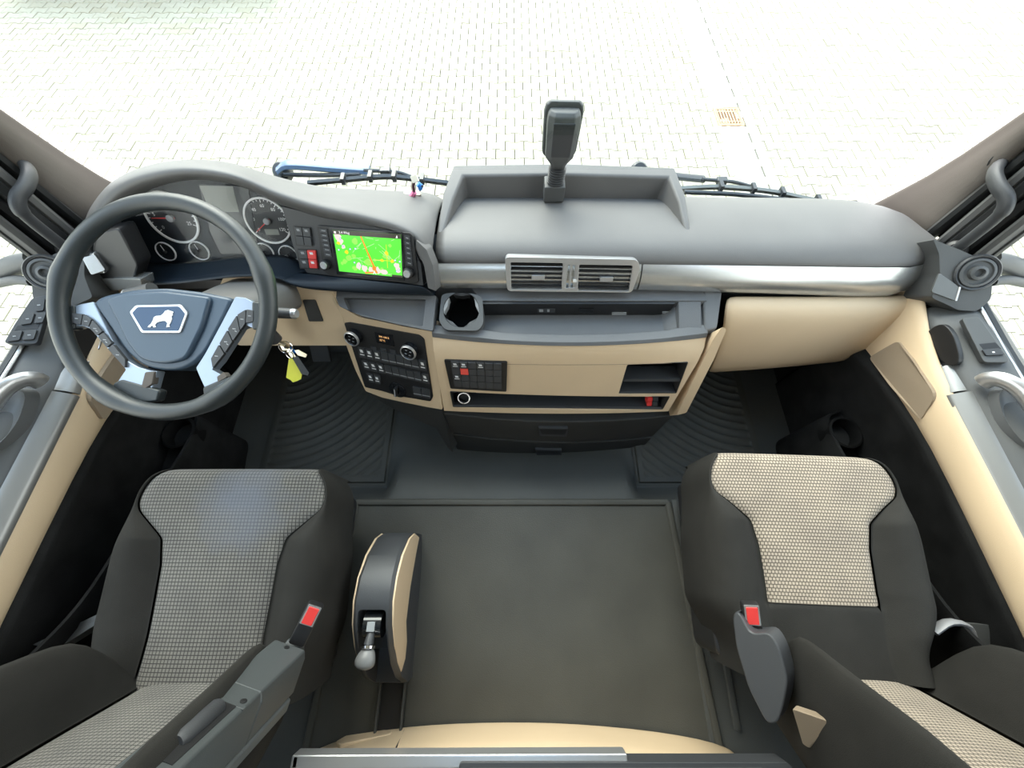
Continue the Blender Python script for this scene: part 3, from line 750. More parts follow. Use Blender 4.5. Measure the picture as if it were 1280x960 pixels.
# ---------------------------------------------------------------- instrument cluster
cl = thing('instrument_cluster', 'dark instrument cluster with white-ringed gauges behind the steering wheel', 'instruments', tuple(PCL.at(270, 290)))
build(MB().slab(PCL, [(148, 330), (146, 280), (170, 240), (205, 222), (250, 214), (310, 222), (362, 250), (382, 300), (392, 345), (290, 345), (200, 345)], -.03, 0, .01), 'face_plate', M['cluster'], cl, bev=.002)
SWm = M['cluster']
def gauge(u, v, rad, nums, a0, a1, needle, sub=False, lcd=False, name='gauge'):
    c = PCL.at(u, v); pl = PL(c, PCL.n)
    g_ = build(MB().lathe(pl, [(rad, -.004), (rad, .002)], 40), name, M['dial'], cl)
    build(MB().lathe(pl, [(rad*1.03+.0005, .001), (rad*1.03, .005), (rad*.955, .005), (rad*.945, .0022)], 40, False, False), 'ring', M['white'], g_)
    tk = MB(); n = (len(nums)-1)*4 if not sub else 8
    for i in range(n+1):
        t = a0+(a1-a0)*i/n; big = (i % 4 == 0)
        r0, r1 = rad*(.80 if big else .86), rad*.93
        d = Vector((cos(t), sin(t))); e = Vector((-sin(t), cos(t)))*(rad*.016)
        tk.face([pl.loc(*(d*r0-e), .0026), pl.loc(*(d*r1-e), .0026), pl.loc(*(d*r1+e), .0026), pl.loc(*(d*r0+e), .0026)])
    if not sub:
        for i, s_ in enumerate(nums):
            t = a0+(a1-a0)*i/(len(nums)-1)
            tk.text(s_, pl, cos(t)*rad*.66, sin(t)*rad*.66, rad*.20, .0026)
    build(tk, 'scale', M['white'], g_, flat=True, recalc=False)
    nd = MB(); d = Vector((cos(needle), sin(needle))); e = Vector((-sin(needle), cos(needle)))*rad*.025
    nd.prism([pl.loc(*(d*-.15*rad-e), .006), pl.loc(*(d*.78*rad-e*.4), .006), pl.loc(*(d*.78*rad+e*.4), .006), pl.loc(*(d*-.15*rad+e), .006)], -pl.n*.002)
    build(nd, 'needle', M['red'] if not sub else M['white'], g_, flat=True)
    build(MB().lathe(pl, [(rad*.15, .003), (rad*.14, .010), (rad*.11, .011)], 20), 'needle_cap', M['grey'] if not sub else M['black'], g_)
    if lcd:
        build(MB().rect(pl, -rad*.30, rad*.34, -rad*.62, -rad*.36, 0, .003, .001), 'trip_display', M['lcd'], g_)
        tx = MB().text('000000', pl, .02*rad, -rad*.49, rad*.17, .0033)
    return pl
gauge(335, 276, .0565, ['0', '20', '40', '60', '80', '100', '120'], radians(215), radians(-35), radians(215), lcd=True)
gauge(215, 272, .063, ['0', '5', '10', '15', '20', '25'], radians(215), radians(-20), radians(180), name='gauge')
for (u, v) in ((208, 314), (250, 313), (331, 315), (361, 318)):
    gauge(u, v, .0245, ['', ''], radians(215), radians(-35), radians(100 if u < 300 else 190), sub=True)
sc_ = build(MB().slab(PCL, [(248, 230), (310, 233), (324, 318), (276, 318), (262, 290)], 0, .003, .006), 'centre_display', M['lens'], cl, bev=.001)
build(MB().slab(PCL, [(249, 232), (291, 233), (299, 265), (263, 265)], .002, .0036, .001), 'display_pane', M['lcd'], sc_, flat=True)
lens_ = MB().face([PCL.at(u, v, .022) for u, v in ((160, 300), (166, 262), (185, 236), (215, 224), (250, 217), (305, 226), (355, 250), (368, 290), (372, 332), (290, 334), (200, 334), (172, 326))])
build(lens_, 'lens', M['glassc'], cl, recalc=False)
for us in ((200, 217), (345, 362)):
    for k in range(3):
        u = us[0]+k*7
        build(MB().slab(PCL, [(u, 337), (u+5, 337.5), (u+5, 340.5), (u, 340)], 0, .012, .001), 'indicator_button', M['grey'], cl)

# ---------------------------------------------------------------- switches and navigation unit in the driver's panel
nav = thing('navigation_unit', 'navigation radio with green map screen beside the instruments', 'navigation', tuple(PNV.at(460, 318)))
build(MB().slab(PNV, [(352, 258), (400, 270), (450, 279), (496, 290), (514, 303), (526, 330), (529, 357), (480, 350), (420, 345), (384, 341), (372, 325)], -.025, 0, .002), 'fascia', M['dark'], nav, bev=.002)
build(MB().slab(PNV, [(396, 282), (402, 282), (512, 291), (517, 296), (523, 352), (518, 355), (412, 345), (403, 338)], -.002, .005, .004), 'housing', M['black'], nav, bev=.0015)
scr = MB()
SQ = [(415.5, 287.5), (501, 293), (503, 347), (424, 339)]
build(MB().slab(PNV, [(411, 284), (503, 290), (506, 351), (421, 343)], .004, .0065, .002), 'screen_bezel', M['gloss'], nav, bev=.0008)
A_, B_, C_, D_ = [PNV.at(u, v, .0068) for u, v in SQ]
def SP(s_, t_, h=0): return lerp(lerp(A_, B_, s_), lerp(D_, C_, s_), t_)+PNV.n*h
mcols = [emit('map_green', (.11, .78, .05), .8), emit('map_route', (1, .23, .02), .9), emit('map_town', (.92, .70, .66), .75), emit('map_yellow', (.85, .72, .02), .75), emit('map_bar', (.075, .06, .045), .5),
         emit('map_road', (.62, .95, .45), .8), emit('map_white', (.95, .95, .95), .85), emit('map_blue', (.12, .18, .62), .8), emit('map_lime', (.30, .86, .10), .8)]
def q4(k, a, b, w, h):   # line between two screen points
    scr.k = k; p, q = SP(*a, h), SP(*b, h); e = (q-p).normalized().cross(PNV.n)*w
    scr.face([p-e, q-e, q+e, p+e])
def blob(k, s_, t_, r, h, n=9, j=.3):
    scr.k = k; scr.face([SP(s_+r*(1+random.uniform(-j, j))*cos(2*pi*i/n), t_+r*1.6*(1+random.uniform(-j, j))*sin(2*pi*i/n), h) for i in range(n)])
scr.k = 0; scr.face([SP(0, 0), SP(1, 0), SP(1, 1), SP(0, 1)])
rs = random.Random(3)
for i in range(14): blob(8, rs.uniform(.06, .94), rs.uniform(.2, .9), rs.uniform(.02, .05), .0001)
for i in range(26):
    a0 = (rs.uniform(.02, .98), rs.uniform(.12, .95)); q4(5, a0, (min(.99, max(.01, a0[0]+rs.uniform(-.2, .2))), min(.97, max(.12, a0[1]+rs.uniform(-.2, .2)))), .0004, .00015)
for s_, t_, r in ((.03, .14, .05), (.09, .24, .05), (.13, .38, .03), (.33, .82, .05), (.42, .86, .05), (.52, .88, .05), (.62, .88, .05), (.72, .92, .05), (.92, .72, .04), (.95, .82, .04)): blob(2, min(.94, max(.06, s_)), min(.91, max(.1, t_)), r, .0002)
for s_, t_, r in ((.17, .50, .03), (.78, .45, .03), (.86, .62, .03), (.7, .63, .025), (.06, .3, .025)): blob(3, s_, t_, r, .00025)
q4(3, (.78, .25), (.78, .8), .0006, .00026); q4(3, (.6, .63), (.9, .62), .0006, .00026)
q4(1, (.415, .10), (.50, .50), .0018, .0003); q4(1, (.50, .50), (.60, .93), .0024, .0003); q4(1, (.42, .97), (.62, .93), .0020, .0003)
blob(1, .57, .84, .035, .0003)
for s_, t_ in ((.10, .19), (.12, .36), (.05, .46), (.23, .42), (.31, .40), (.27, .74), (.36, .80), (.90, .60), (.97, .62), (.92, .86), (.95, .82)):
    blob(7, s_, t_, .016, .00035, 10, 0); blob(6, s_, t_, .010, .0004, 10, 0)
scr.k = 4; scr.face([SP(0, 0, .00045), SP(1, 0, .00045), SP(1, .10, .00045), SP(.24, .10, .00045), SP(.24, .09, .00045), SP(0, .09, .00045)])
scr.face([SP(.84, .95, .00045), SP(1, .95, .00045), SP(1, 1, .00045), SP(.84, 1, .00045)])
scr.k = 6
plS = PL(SP(0, 0), PNV.n, (B_-A_))
scr.text('3.4 Weg', plS, (B_-A_).length*.17, -(D_-A_).length*.045, .0085, .0006)
scr.face([SP(.02, .025, .0006), SP(.05, .025, .0006), SP(.05, .07, .0006), SP(.02, .07, .0006)]); scr.face([SP(.925, .085, .0006), SP(.945, .02, .0006), SP(.955, .085, .0006)])
scr.k = 6; scr.face([SP(.54, .99, .0006), SP(.57, .90, .0006), SP(.60, .99, .0006), SP(.57, .96, .0006)])
build(scr, 'screen', mcols, nav, flat=True, recalc=False)
for (tl, tr, br, bl_) in (((399, 285), (408, 286), (415, 322), (406, 321)), ((505, 294), (512, 295), (516, 333), (508, 332))):
    for k in range(6):
        t0, t1 = k/6+.015, (k+1)/6-.015
        f = lambda t, e: (lerp(tl[e], bl_[e], t)) ; g2 = lambda t, e: lerp(tr[e], br[e], t)
        bt_ = build(MB().slab(PNV, [(f(t0, 0), f(t0, 1)), (g2(t0, 0), g2(t0, 1)), (g2(t1, 0), g2(t1, 1)), (f(t1, 0), f(t1, 1))], .004, .0075, .0008), 'nav_button', M['dark'], nav)
        tm = (t0+t1)/2
        build(MB().slab(PNV, [(f(tm, 0)+2, f(tm, 1)-.6), (g2(tm, 0)-2, g2(tm, 1)-.6), (g2(tm, 0)-2, g2(tm, 1)+.4), (f(tm, 0)+2, f(tm, 1)+.4)], .0074, .0078), 'button_print', M['grey'], bt_, flat=True)
for (u, v) in ((408.5, 330), (511.5, 340.5)):
    pl = PL(PNV.at(u, v, .005), PNV.n)
    kb = build(MB().lathe(pl, [(.0135, -.002), (.0130, .012), (.011, .014)], 24), 'nav_knob', M['black'], nav)
    build(MB().lathe(pl, [(.0098, .0135), (.0090, .0165), (.0060, .0165), (.0055, .0150)], 24), 'knob_ring', M['silver2'], kb)
sw = thing('rocker_switches', 'two blocks of rocker switches between gauges and map screen, one red', 'switches', tuple(PNV.at(380, 310)))
def quad_cells(pl, Q, nu, nv, fn, gap=.06):
    """split a quadrilateral (tl,tr,br,bl in pixels) into nu x nv cells"""
    tl, tr, br, bl_ = [Vector((*q, 0)) for q in Q]
    for j in range(nv):
        for i in range(nu):
            u0, u1, v0, v1 = (i+gap)/nu, (i+1-gap)/nu, (j+gap)/nv, (j+1-gap)/nv
            pt = lambda a_, b_: tuple(lerp(lerp(tl, tr, a_), lerp(bl_, br, a_), b_))[:2]
            fn(i, j, [pt(u0, v0), pt(u1, v0), pt(u1, v1), pt(u0, v1)])
def icon(pl, Q, h0, parent, dash_=True, m=None):
    c = [sum(q[k] for q in Q)/4 for k in (0, 1)]
    e = [(Q[1][k]-Q[0][k]+Q[2][k]-Q[3][k])/4 for k in (0, 1)]; f = [(Q[3][k]-Q[0][k]+Q[2][k]-Q[1][k])/4 for k in (0, 1)]
    P_ = lambda a_, b_: (c[0]+e[0]*a_+f[0]*b_, c[1]+e[1]*a_+f[1]*b_)
    mb = MB()
    mb.slab(pl, [P_(-.5, -.6), P_(.3, -.6), P_(.45, -.05), P_(-.35, -.05)], h0-.0004, h0+.0003)
    if dash_: mb.slab(pl, [P_(-.62, .28), P_(.62, .28), P_(.62, .48), P_(-.62, .48)], h0-.0004, h0+.0003)
    build(mb, 'print', m or M['grey'], parent, flat=True)
for Q, cols in (([(367, 283), (387, 285), (390, 308), (371, 306)], {}), ([(372, 312), (394, 313), (397, 336), (376, 335)], {(1, 0): 1, (1, 1): 1})):
    build(MB().slab(PNV, [(Q[0][0]-1, Q[0][1]-1), (Q[1][0]+1, Q[1][1]-1), (Q[2][0]+1, Q[2][1]+1), (Q[3][0]-1, Q[3][1]+1)], -.004, .0015, .001), 'switch_frame', M['black'], sw)
    def fn(i, j, q):
        o = build(MB().slab(PNV, q, 0, .006, .0008), 'switch', M['red'] if (i, j) in cols else M['dark'], sw, bev=.0008, label='red hazard switch' if (i, j) in cols else None)
        if j == 0 or cols: icon(PNV, q, .006, o, False, M['white'] if (i, j) in cols else M['grey'])
    quad_cells(PNV, Q, 2, 2, fn, .04)

# ---------------------------------------------------------------- centre air vent
PST = PL((0, .670, -.8115), (0, -.88, .475))
PV = PST.up(.010)
vent = thing('air_vent', 'twin air vent in a silver frame in the middle of the dashboard strip', 'vent', tuple(PV.at(716, 343)))
vf = build(MB().slab(PV, [(631, 321), (797, 324.5), (801, 335), (790, 366), (634, 364)], -.05, .004, .012, 5), 'frame', M['silver2'], vent)
OP = ([(638, 328), (704, 329), (702, 362), (639, 361.5)], [(724, 331), (791, 332), (786, 364), (722, 363)], [(707, 331), (721, 331.5), (719, 360), (706, 360)])
cut(vf, [MB().cutter(PV, q, .004, .02, .045, .004) for q in OP])
m_ = vf.modifiers.new('bevel', 'BEVEL'); m_.width = .002; m_.segments = 2; m_.limit_method = 'ANGLE'; m_.harden_normals = True
for q in OP[:2]:
    build(MB().slab(PV, q, -.04, -.034), 'vent_back', M['black'], vent)
    tl, tr, br, bl_ = [PV.at(*p) for p in q]
    for k in range(6):
        t = (k+.6)/6.3
        a, b = lerp(tl, bl_, t), lerp(tr, br, t); ex = (b-a).normalized(); dn = (PV.n*-.030+V(0, 0, .010))
        th = ex.cross(dn).normalized()*.0022
        build(MB().prism([a+ex*.001-th, b-ex*.001-th, b-ex*.001+th, a+ex*.001+th], dn), 'slat', M['black'], vent, bev=.0005)
    c = (tl+tr+br+bl_)/4
    pl = PL(c+PV.ey*-.001+PV.ex*.004, PV.n)
    build(MB().rect(pl, -.017, .017, -.006, .006, -.012, .007, .002), 'vent_tab', M['silver2'], vent, bev=.001)
q = OP[2]; build(MB().slab(PV, q, -.04, -.012), 'wheel_back', M['black'], vent)
for x in (-.012, 0, .012):
    pl = PL(PV.at(713, 346), PV.n)
    build(MB().rect(pl, x-.0025, x+.0025, -.034, .034, -.014, .002, .001), 'wheel_rib', M['silver2'], vent)
build(MB().rect(PL(PV.at(716, 350), PV.n), .001, .010, -.004, .003, -.012, .004, .001), 'wheel_mark', M['white'], vent)

# ---------------------------------------------------------------- centre console below the dashboard
con = thing('centre_console', 'beige centre console with open tray, slots and two dark drawers', 'console', (.16, .5, -1.46))
XC, XW = .160, .385
def bow(x): return -.030*(1-((x-XC)/XW)**2)
def bowp(x, y, z): return V(x, y+bow(x)*interp(y, [.43, .50, .545], [.35, .35, 1]), z)
xl, xr = -.216, .528
XN = [lerp(xl, xr, i/28) for i in range(29)]
FP = [(.548, -.900), (.522, -.925), (.500, -.965), (.425, -1.165), (.50, -1.17), (.585, -.93)]     # closed section y,z
rows = []
for x in XN:
    k = (x-xl)/(xr-xl)
    rows.append([bowp(lerp(x, lerp(-.218, .502, k), sstep((-.9-z)/.27)), y, z) for y, z in FP])
fas = build(MB().grid(rows, True, True), 'facade', M['beige'], con)
PSK = PL((0, .500, -.965), (0, -.936, .351))      # main face of the facade
def pslab(px, h0, h1, r=.003): return MB().cutter(PSK, px, .008, .03, .105, r)
slot = [(562, 491), (838, 497), (829, 513), (566, 510)]
cub = [(784, 456), (861, 454), (846, 493), (773, 493)]
cut(fas, [pslab(slot, -.095, .03), pslab(cub, -.095, .03)])
m_ = fas.modifiers.new('bevel', 'BEVEL'); m_.width = .006; m_.segments = 2; m_.limit_method = 'ANGLE'; m_.angle_limit = radians(32); m_.harden_normals = True
def pocket(px, d, nm, zfloor=0):
    f = [PSK.at(u, v, .009) for u, v in px]; f = rnd(f, .003, 2)
    c = sum(f, Vector())/len(f)
    bk = [lerp(p, c, .02)+PSK.n*-d for p in f]
    mb = MB().grid([[p-PSK.n*.004 for p in f], bk], True); mb.face(bk)
    return build(mb, nm, M['black'], con, recalc=False, solid=.002)
pk = pocket(slot, .09, 'long_slot'); cb_ = pocket(cub, .09, 'twin_cubby')
sh = MB().slab(PSK, [(781, 474), (851, 474), (849, 477), (779, 477)], -.055, .002); build(sh, 'divider', M['dark'], cb_)
sh = MB().slab(PSK, [(776, 489.5), (844, 489.5), (843, 493), (774, 493)], -.055, .002); build(sh, 'divider', M['dark'], cb_)
build(MB().slab(PSK, [(564, 506), (834, 509), (829, 512.5), (567, 509.5)], -.075, -.002), 'slot_floor', M['dark'], pk)
pl = PL(PSK.at(580, 497, -.010), (0, -.75, .66))
so = build(MB().lathe(pl, [(.022, -.02), (.022, .002), (.018, .004), (.017, -.012)], 24, True, True), 'power_socket', M['black'], pk)
build(MB().lathe(pl, [(.0205, .002), (.0195, .005), (.0165, .005), (.016, -.004)], 24, False, False), 'socket_ring', M['chrome'], pk)
for k, (u, v) in enumerate(((813, 499), (820, 499), (812, 505), (819, 505))):
    build(MB().slab(PSK, [(u-3, v-2.4), (u+3, v-2.4), (u+2.5, v+2.4), (u-3.5, v+2.4)], -.03, -.004, .001), 'slot_switch', M['red'] if k in (0, 2) else M['dark'], pk)
# seam of the upper band
sm = [bowp(lerp(xl, xr, i/14), .500, -.966)+V(0, -.0001, -.0002) for i in range(1, 14)]
build(MB().tube(sm, .0011, 6), 'seam', M['beige2'], con)
# dark open tray above the facade
ZS = -.918
def rim(x): return bowp(x, .552, -.893)
mb = MB(); rows = []
for x in XN:
    p = rim(x)
    lw = sstep((x+.08)/.05)*sstep((.46-x)/.05)       # lowered middle of the front lip
    l2 = sstep((x+.215)/.02)*sstep((.46-x)/.05)
    e0 = V(x, p.y-.006, -.905); e1 = V(x, p.y, -.894-.004*lw); e2 = V(x, p.y+.020, -.892-.007*lw); e3 = V(x, p.y+.026, lerp(-.896, ZS-.006*(1-lw), l2))
    e4 = V(x, .628, lerp(-.880, ZS-.006*(1-lw), l2)); e5 = V(x, .632, -.862); e6 = V(x, .70, -.855)
    nb = V(0, .045*sstep((-.085-x)/.03), 0); nz = V(0, 0, -nb.y)
    rows.append([e0, e1, e2, e3+nz, e4+nb+nz, e5+nb, e6+nb])
build(MB().grid(rows), 'open_tray', M['tray'], con, recalc=False, bev=.002, solid=.004, ang=30)
build(MB().box((.175, .6235, -.888), (.53, .006, .052)), 'tray_back', M['black'], con)
build(MB().prism(rnd([V(.452, .630, -.862), V(.452, .556, -.891), V(.445, .556, ZS), V(.445, .630, ZS)], .003), V(.06, 0, 0)), 'tray_end', M['tray'], con, bev=.003)
PB = PL((0, .6200, -.884), (0, -1, 0))
for q, m in (([(672, 386), (694, 386), (694, 391), (672, 391)], M['dark']), ([(724, 386), (742, 386), (742, 391), (724, 391)], M['gloss']), ([(765, 391), (783, 391), (783, 394), (765, 394)], M['grey']), ([(828, 390), (843, 390), (843, 392), (828, 392)], M['grey'])):
    build(MB().slab(PB, q, -.004, .002), 'tray_socket', m, con)
build(MB().slab(PB, [(674, 387), (679, 387), (679, 390), (674, 390)], .002, .0026), 'socket_print', M['grey'], con)
build(MB().slab(PB, [(684, 387), (687, 387), (687, 390), (684, 390)], .002, .0026), 'socket_print', M['grey'], con)
# cheek strips on both sides of the facade
ckp = [(892, 424), (903, 408), (908, 412), (893, 448), (858, 516), (846, 519), (866, 476)]
build(MB().prism(rnd([PSK.at(u, v, .002) for u, v in ckp], .006), V(0, .03, -.10)), 'side_cheek', M['beige'], con, bev=.006)
build(MB().prism([V(.520, .550, -.890), V(.556, .562, -.888), V(.572, .655, -.852), V(.520, .66, -.852)], V(0, 0, -.03)), 'cheek_cap', M['tray'], con, bev=.006)
# drawers
def drawer(px, y0, y1, nm, hpx):
    tl, tr, br, bl_ = px
    rows = []
    for k in range(13):
        t = k/12; P0 = Py(lerp(tl[0], tr[0], t), lerp(tl[1], tr[1], t), y0); P1 = Py(lerp(bl_[0], br[0], t), lerp(bl_[1], br[1], t), y1)
        bb = -.026*(1-(2*t-1)**2)
        rows.append([P0+V(0, bb, 0), P1+V(0, bb, 0), P1+V(0, .12, 0), P0+V(0, .12, 0)])
    d = build(MB().grid(rows, True, True), nm, M['black2'], con, bev=.005, ang=30)
    pl = PL(rows[6][0], (rows[6][1]-rows[6][0]).cross(V(1, 0, 0)))
    if pl.n.y > 0: pl = PL(pl.p, -pl.n)
    build(MB().slab(pl, hpx, -.004, .009, .004), 'drawer_handle', M['dark'], d, bev=.002)
    c = [(lerp(hpx[0][0], hpx[3][0], .12)+1, hpx[0][1]+1.5), (hpx[1][0]-1, hpx[1][1]+1.5), (hpx[2][0]-2.5, hpx[2][1]-2.5), (hpx[3][0]+2.5, hpx[3][1]-2.5)]
    build(MB().slab(pl, c, .006, .0096, .003), 'handle_recess', M['black'], d)
drawer([(554, 517), (842, 520), (816, 546), (563, 541)], .432, .400, 'drawer', [(673, 535), (710, 535.5), (708, 546), (675, 545)])
drawer([(563, 542.5), (815, 547.5), (795, 569), (571, 562)], .400, .372, 'drawer', [(669, 562), (702, 563), (702, 570), (671, 569)])
build(MB().box((.155, .68, -1.2), (.66, .20, .48)), 'light_block', M['black'], con)  # unseen black block added to keep light out behind the console
# left wing of the console
P1, P2, P3 = V(-.219, .548, -.900), V(-.221, .420, -1.165), V(-.472, .625, -.915)
PW = PL.of(P1, P2, P3)
wing = build(MB().slab(PW, [(414, 364), (422, 381), (450, 397), (540, 413), (545, 440), (553, 512), (535, 509), (505, 503), (478, 497), (457, 489), (444, 462), (430, 424), (420, 392)], -.05, 0, .006), 'wing', M['beige'], con, bev=.006, seg=3)
PT = PL.of(Pd(420, 366, 1.07), Pd(545, 372, 1.035), Pd(540, 412, 1.030))
wt = build(MB().slab(PT, [(416, 363), (545, 369), (541, 414), (500, 406), (452, 395), (424, 383)], -.02, .003, .006), 'wing_tray', M['tray'], con)
cut(wt, [MB().cutter(PT, [(429, 372), (532, 374), (528, 408), (470, 398), (436, 388)], .003, .02, .017, .006)])
m_ = wt.modifiers.new('bevel', 'BEVEL'); m_.width = .002; m_.segments = 2; m_.limit_method = 'ANGLE'; m_.harden_normals = True
build(MB().slab(PW, [(548, 500), (553, 514), (566, 566), (560, 560), (545, 535), (520, 525), (480, 505), (460, 492)], -.20, -.03, .006), 'wing_foot', M['black2'], con, bev=.003)

# switch block in the facade
sb = thing('switch_block', 'black two-row switch block with a red button in the beige console face', 'switches', tuple(PSK.at(595, 468)))
PSB = PSK.up(.020)
PSB = PL(PSK.at(595, 468, .0075), (-.05, -.935, .351))
build(MB().slab(PSB, [(555, 450), (634, 453), (633, 490), (563, 486)], -.012, .002, .005), 'frame', M['black'], sb, bev=.001)
lit = {(0, 0), (1, 0), (3, 0), (0, 2)}
def fn(i, j, q):
    r_ = (i, j) == (1, 1)
    o = build(MB().slab(PSB, q, 0, .007, .0008), 'switch', M['redlight'] if r_ else M['dark'], sb, label='red square button' if r_ else None)
    if (i, j) in lit: icon(PSB, q, .007, o, True, M['white'])
quad_cells(PSB, [(563, 452.5), (627, 455), (627, 487), (568, 483.5)], 6, 4, fn, .035)
# climate and light switch panel
cp_ = thing('climate_panel', 'black climate control panel with two silver dials on the console wing', 'control panel', tuple(PW.at(490, 455)))
build(MB().slab(PW, [(430, 404), (437, 403), (524, 419), (530, 424), (541, 496), (538, 502), (515, 498), (497, 495), (478, 489), (456, 484)], -.002, .003, .005), 'plate', M['black'], cp_, bev=.001)
for (u, v, nm) in ((441.5, 419, 'dial'), (511.5, 436, 'dial')):
    pl = PL(PW.at(u+2.5, v+.5, .003), PW.n)
    d_ = build(MB().lathe(pl, [(.0245, -.001), (.0235, .018), (.020, .021), (.019, .019)], 30), nm, M['gloss'], cp_)
    build(MB().lathe(pl, [(.0240, .016), (.0232, .0215), (.0205, .0225), (.0200, .0205)], 30, False, False), 'dial_ring', M['silver2'], d_)
    mb = MB()
    for t in range(4): mb.rect(pl, *(lambda x, y: (x-.003, x+.003, y-.0012, y+.0012))(.009*cos(t*pi/2+.6), .009*sin(t*pi/2+.6)), .019, .0198)
    build(mb, 'dial_print', M['grey'], d_, flat=True)
dp = build(MB().slab(PW, [(468, 415.5), (491, 419), (493, 433), (471, 428.5)], .002, .0042, .001), 'display', M['gloss'], cp_)
og = emit('display_orange', (1, .55, .22), 1.0); tx = MB()
plD = PL(PW.at(480.5, 424, .0045), PW.n, PW.at(491, 426)-PW.at(470, 422))
tx.text('FM 100.2', plD, 0, .006, .0085, 0); tx.text('22°C', plD, -.008, -.006, .0085, 0)
build(tx, 'display_text', og, dp, flat=True, recalc=False)
for k in range(3):
    build(MB().slab(PW, [(463+k*12, 433+k*2), (470+k*12, 434.5+k*2), (471+k*12, 439+k*2), (464.5+k*12, 437.5+k*2)], .002, .005, .001), 'climate_button', M['dark'], cp_)
for Q, nu, litset in (([(446, 433), (532, 451), (534, 465), (449, 447)], 9, {0, 1, 2, 8}), ([(451, 449.5), (535, 468), (537, 481), (455, 462)], 9, {0, 1, 2, 8}), ([(457, 466), (475, 470), (476, 481), (461, 478)], 2, {0, 1}), ([(515, 483), (537, 487), (538, 499), (517, 495)], 2, set())):
    def fn(i, j, q):
        o = build(MB().slab(PW, q, .002, .008, .0008), 'button', M['dark'], cp_)
        icon(PW, q, .008, o, True, M['white'] if i in litset else M['grey']) if i in litset else build(MB().slab(PW, [lerp_px(q[3], q[0], .28), lerp_px(q[2], q[1], .28), lerp_px(q[2], q[1], .2), lerp_px(q[3], q[0], .2)], .0076, .0083), 'print', M['grey'], o, flat=True)
    def lerp_px(a_, b_, t): return (lerp(a_[0], b_[0], t), lerp(a_[1], b_[1], t))
    quad_cells(PW, Q, nu, 1, fn, .05)
pl = PL(PW.at(497, 487, .003), PW.n)
lk = build(MB().lathe(pl, [(.030, -.001), (.029, .004), (.022, .006)], 28), 'light_switch', M['gloss'], cp_)
build(MB().rect(pl, -.0045, .0045, -.017, .017, .004, .018, .002), 'light_grip', M['black'], lk, bev=.001)
build(MB().rect(pl, -.0008, .0008, -.014, .015, .0175, .0186), 'grip_mark', M['white'], lk)

# cup holder
ZC = -.858
PCU = PL(Pz(577, 386, ZC), (0, -.30, .95))
ch = thing('cup_holder', 'grey square cup holder with a dark round well, left end of console tray', 'cup holder', tuple(PCU.at(577, 390, -.04)))
hs = build(MB().slab(PCU, [(552, 367.5), (564, 366), (590, 366.5), (603, 371), (604.5, 404), (598, 413.5), (557, 412.5), (548.5, 402)], -.085, 0, .012), 'housing', M['door'], ch)
plc = PL(PCU.at(576.5, 387), PCU.n)
cut(hs, [MB().lathe(plc, [(.0485, -.080), (.0485, .03)], 40)])
m_ = hs.modifiers.new('bevel', 'BEVEL'); m_.width = .004; m_.segments = 3; m_.limit_method = 'ANGLE'; m_.harden_normals = True
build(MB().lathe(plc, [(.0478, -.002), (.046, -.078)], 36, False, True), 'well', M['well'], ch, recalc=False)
for k in range(5):
    t = pi/2+k*2*pi/5; e = Vector((cos(t), sin(t))); f = Vector((-sin(t), cos(t)))
    mb = MB(); rows = []
    for w in (-.022, -.012, 0, .012, .022):
        r = .0472 if abs(w) > .02 else .0415 if abs(w) > .01 else .0395
        a = e*min(r, math.sqrt(.0474**2-w*w))+f*w; b_ = e*math.sqrt(max(0, .0476**2-w*w))+f*w
        rows.append([plc.loc(*a, -.006), plc.loc(*(a*1.02), -.034), plc.loc(*b_, -.034), plc.loc(*b_, -.003)])
    build(mb.grid(rows, True, True), 'grip_flap', M['dark'] if k not in (1, 4) else M['grey'], ch)

# glove box lid
gl = thing('glove_box', 'wide beige glove box lid below the silver strip on the passenger side', 'glove box', tuple(Py(1000, 420, .62)))
GR = [((908, 372), (1154, 370), .652), ((905, 379), (1153, 376), .628), ((903, 398), (1140, 392), .604), ((901, 418), (1118, 412), .588), ((894, 440), (1098, 430), .572), ((887, 458), (1078, 443), .566), ((885, 463), (1066, 447), .576), ((886, 462), (1064, 446), .66)]
rows = []
for (a, b, y) in GR:
    row = []
    for k in range(13):
        t = k/12; bb = -.018*sin(pi*t)**.5 if y < .64 else 0
        P_ = Py(lerp(a[0], b[0], t), lerp(a[1], b[1], t)+1.5*sin(pi*t), y+.02*t*t-.012*t)
        row.append(P_)
    rows.append(row)
build(MB().grid(rows), 'lid', M['beige'], gl, sub=1, recalc=False, solid=.01)
build(MB().box((.83, .72, -.96), (.54, .10, .14)), 'bin', M['black'], gl)
# ================================================================ STEERING WHEEL
cw = V(-.6885, .448, -.633); tl_ = radians(25)
NW = V(0, -sin(tl_), cos(tl_))
PWH = PL(cw, NW, (1, 0, 0))
wh = thing('steering_wheel', 'black leather steering wheel with silver button spokes and lion emblem', 'steering wheel', tuple(cw-NW*.08))
rows = []; n = 72
for k in range(n):
    t = 2*pi*k/n
    r = .0165
    for c_, w_ in ((radians(163), .16), (radians(17), .16), (radians(238), .22), (radians(302), .22)):
        dd = abs((t-c_+pi) % (2*pi)-pi); r += .0028*max(0, 1-(dd/w_)**2)
    rc = .2075
    rows.append([PWH.loc((rc+r*cos(a))*cos(t), (rc+r*cos(a))*sin(t), r*.95*sin(a)) for a in [2*pi*q/14 for q in range(14)]])
mb = MB(); mb.grid(rows+[rows[0]], True)
build(mb, 'rim', M['leather'], wh)
def wslab(px, h0, h1, r=.004): return MB().slab(PWH, px, h0, h1, r, 4)
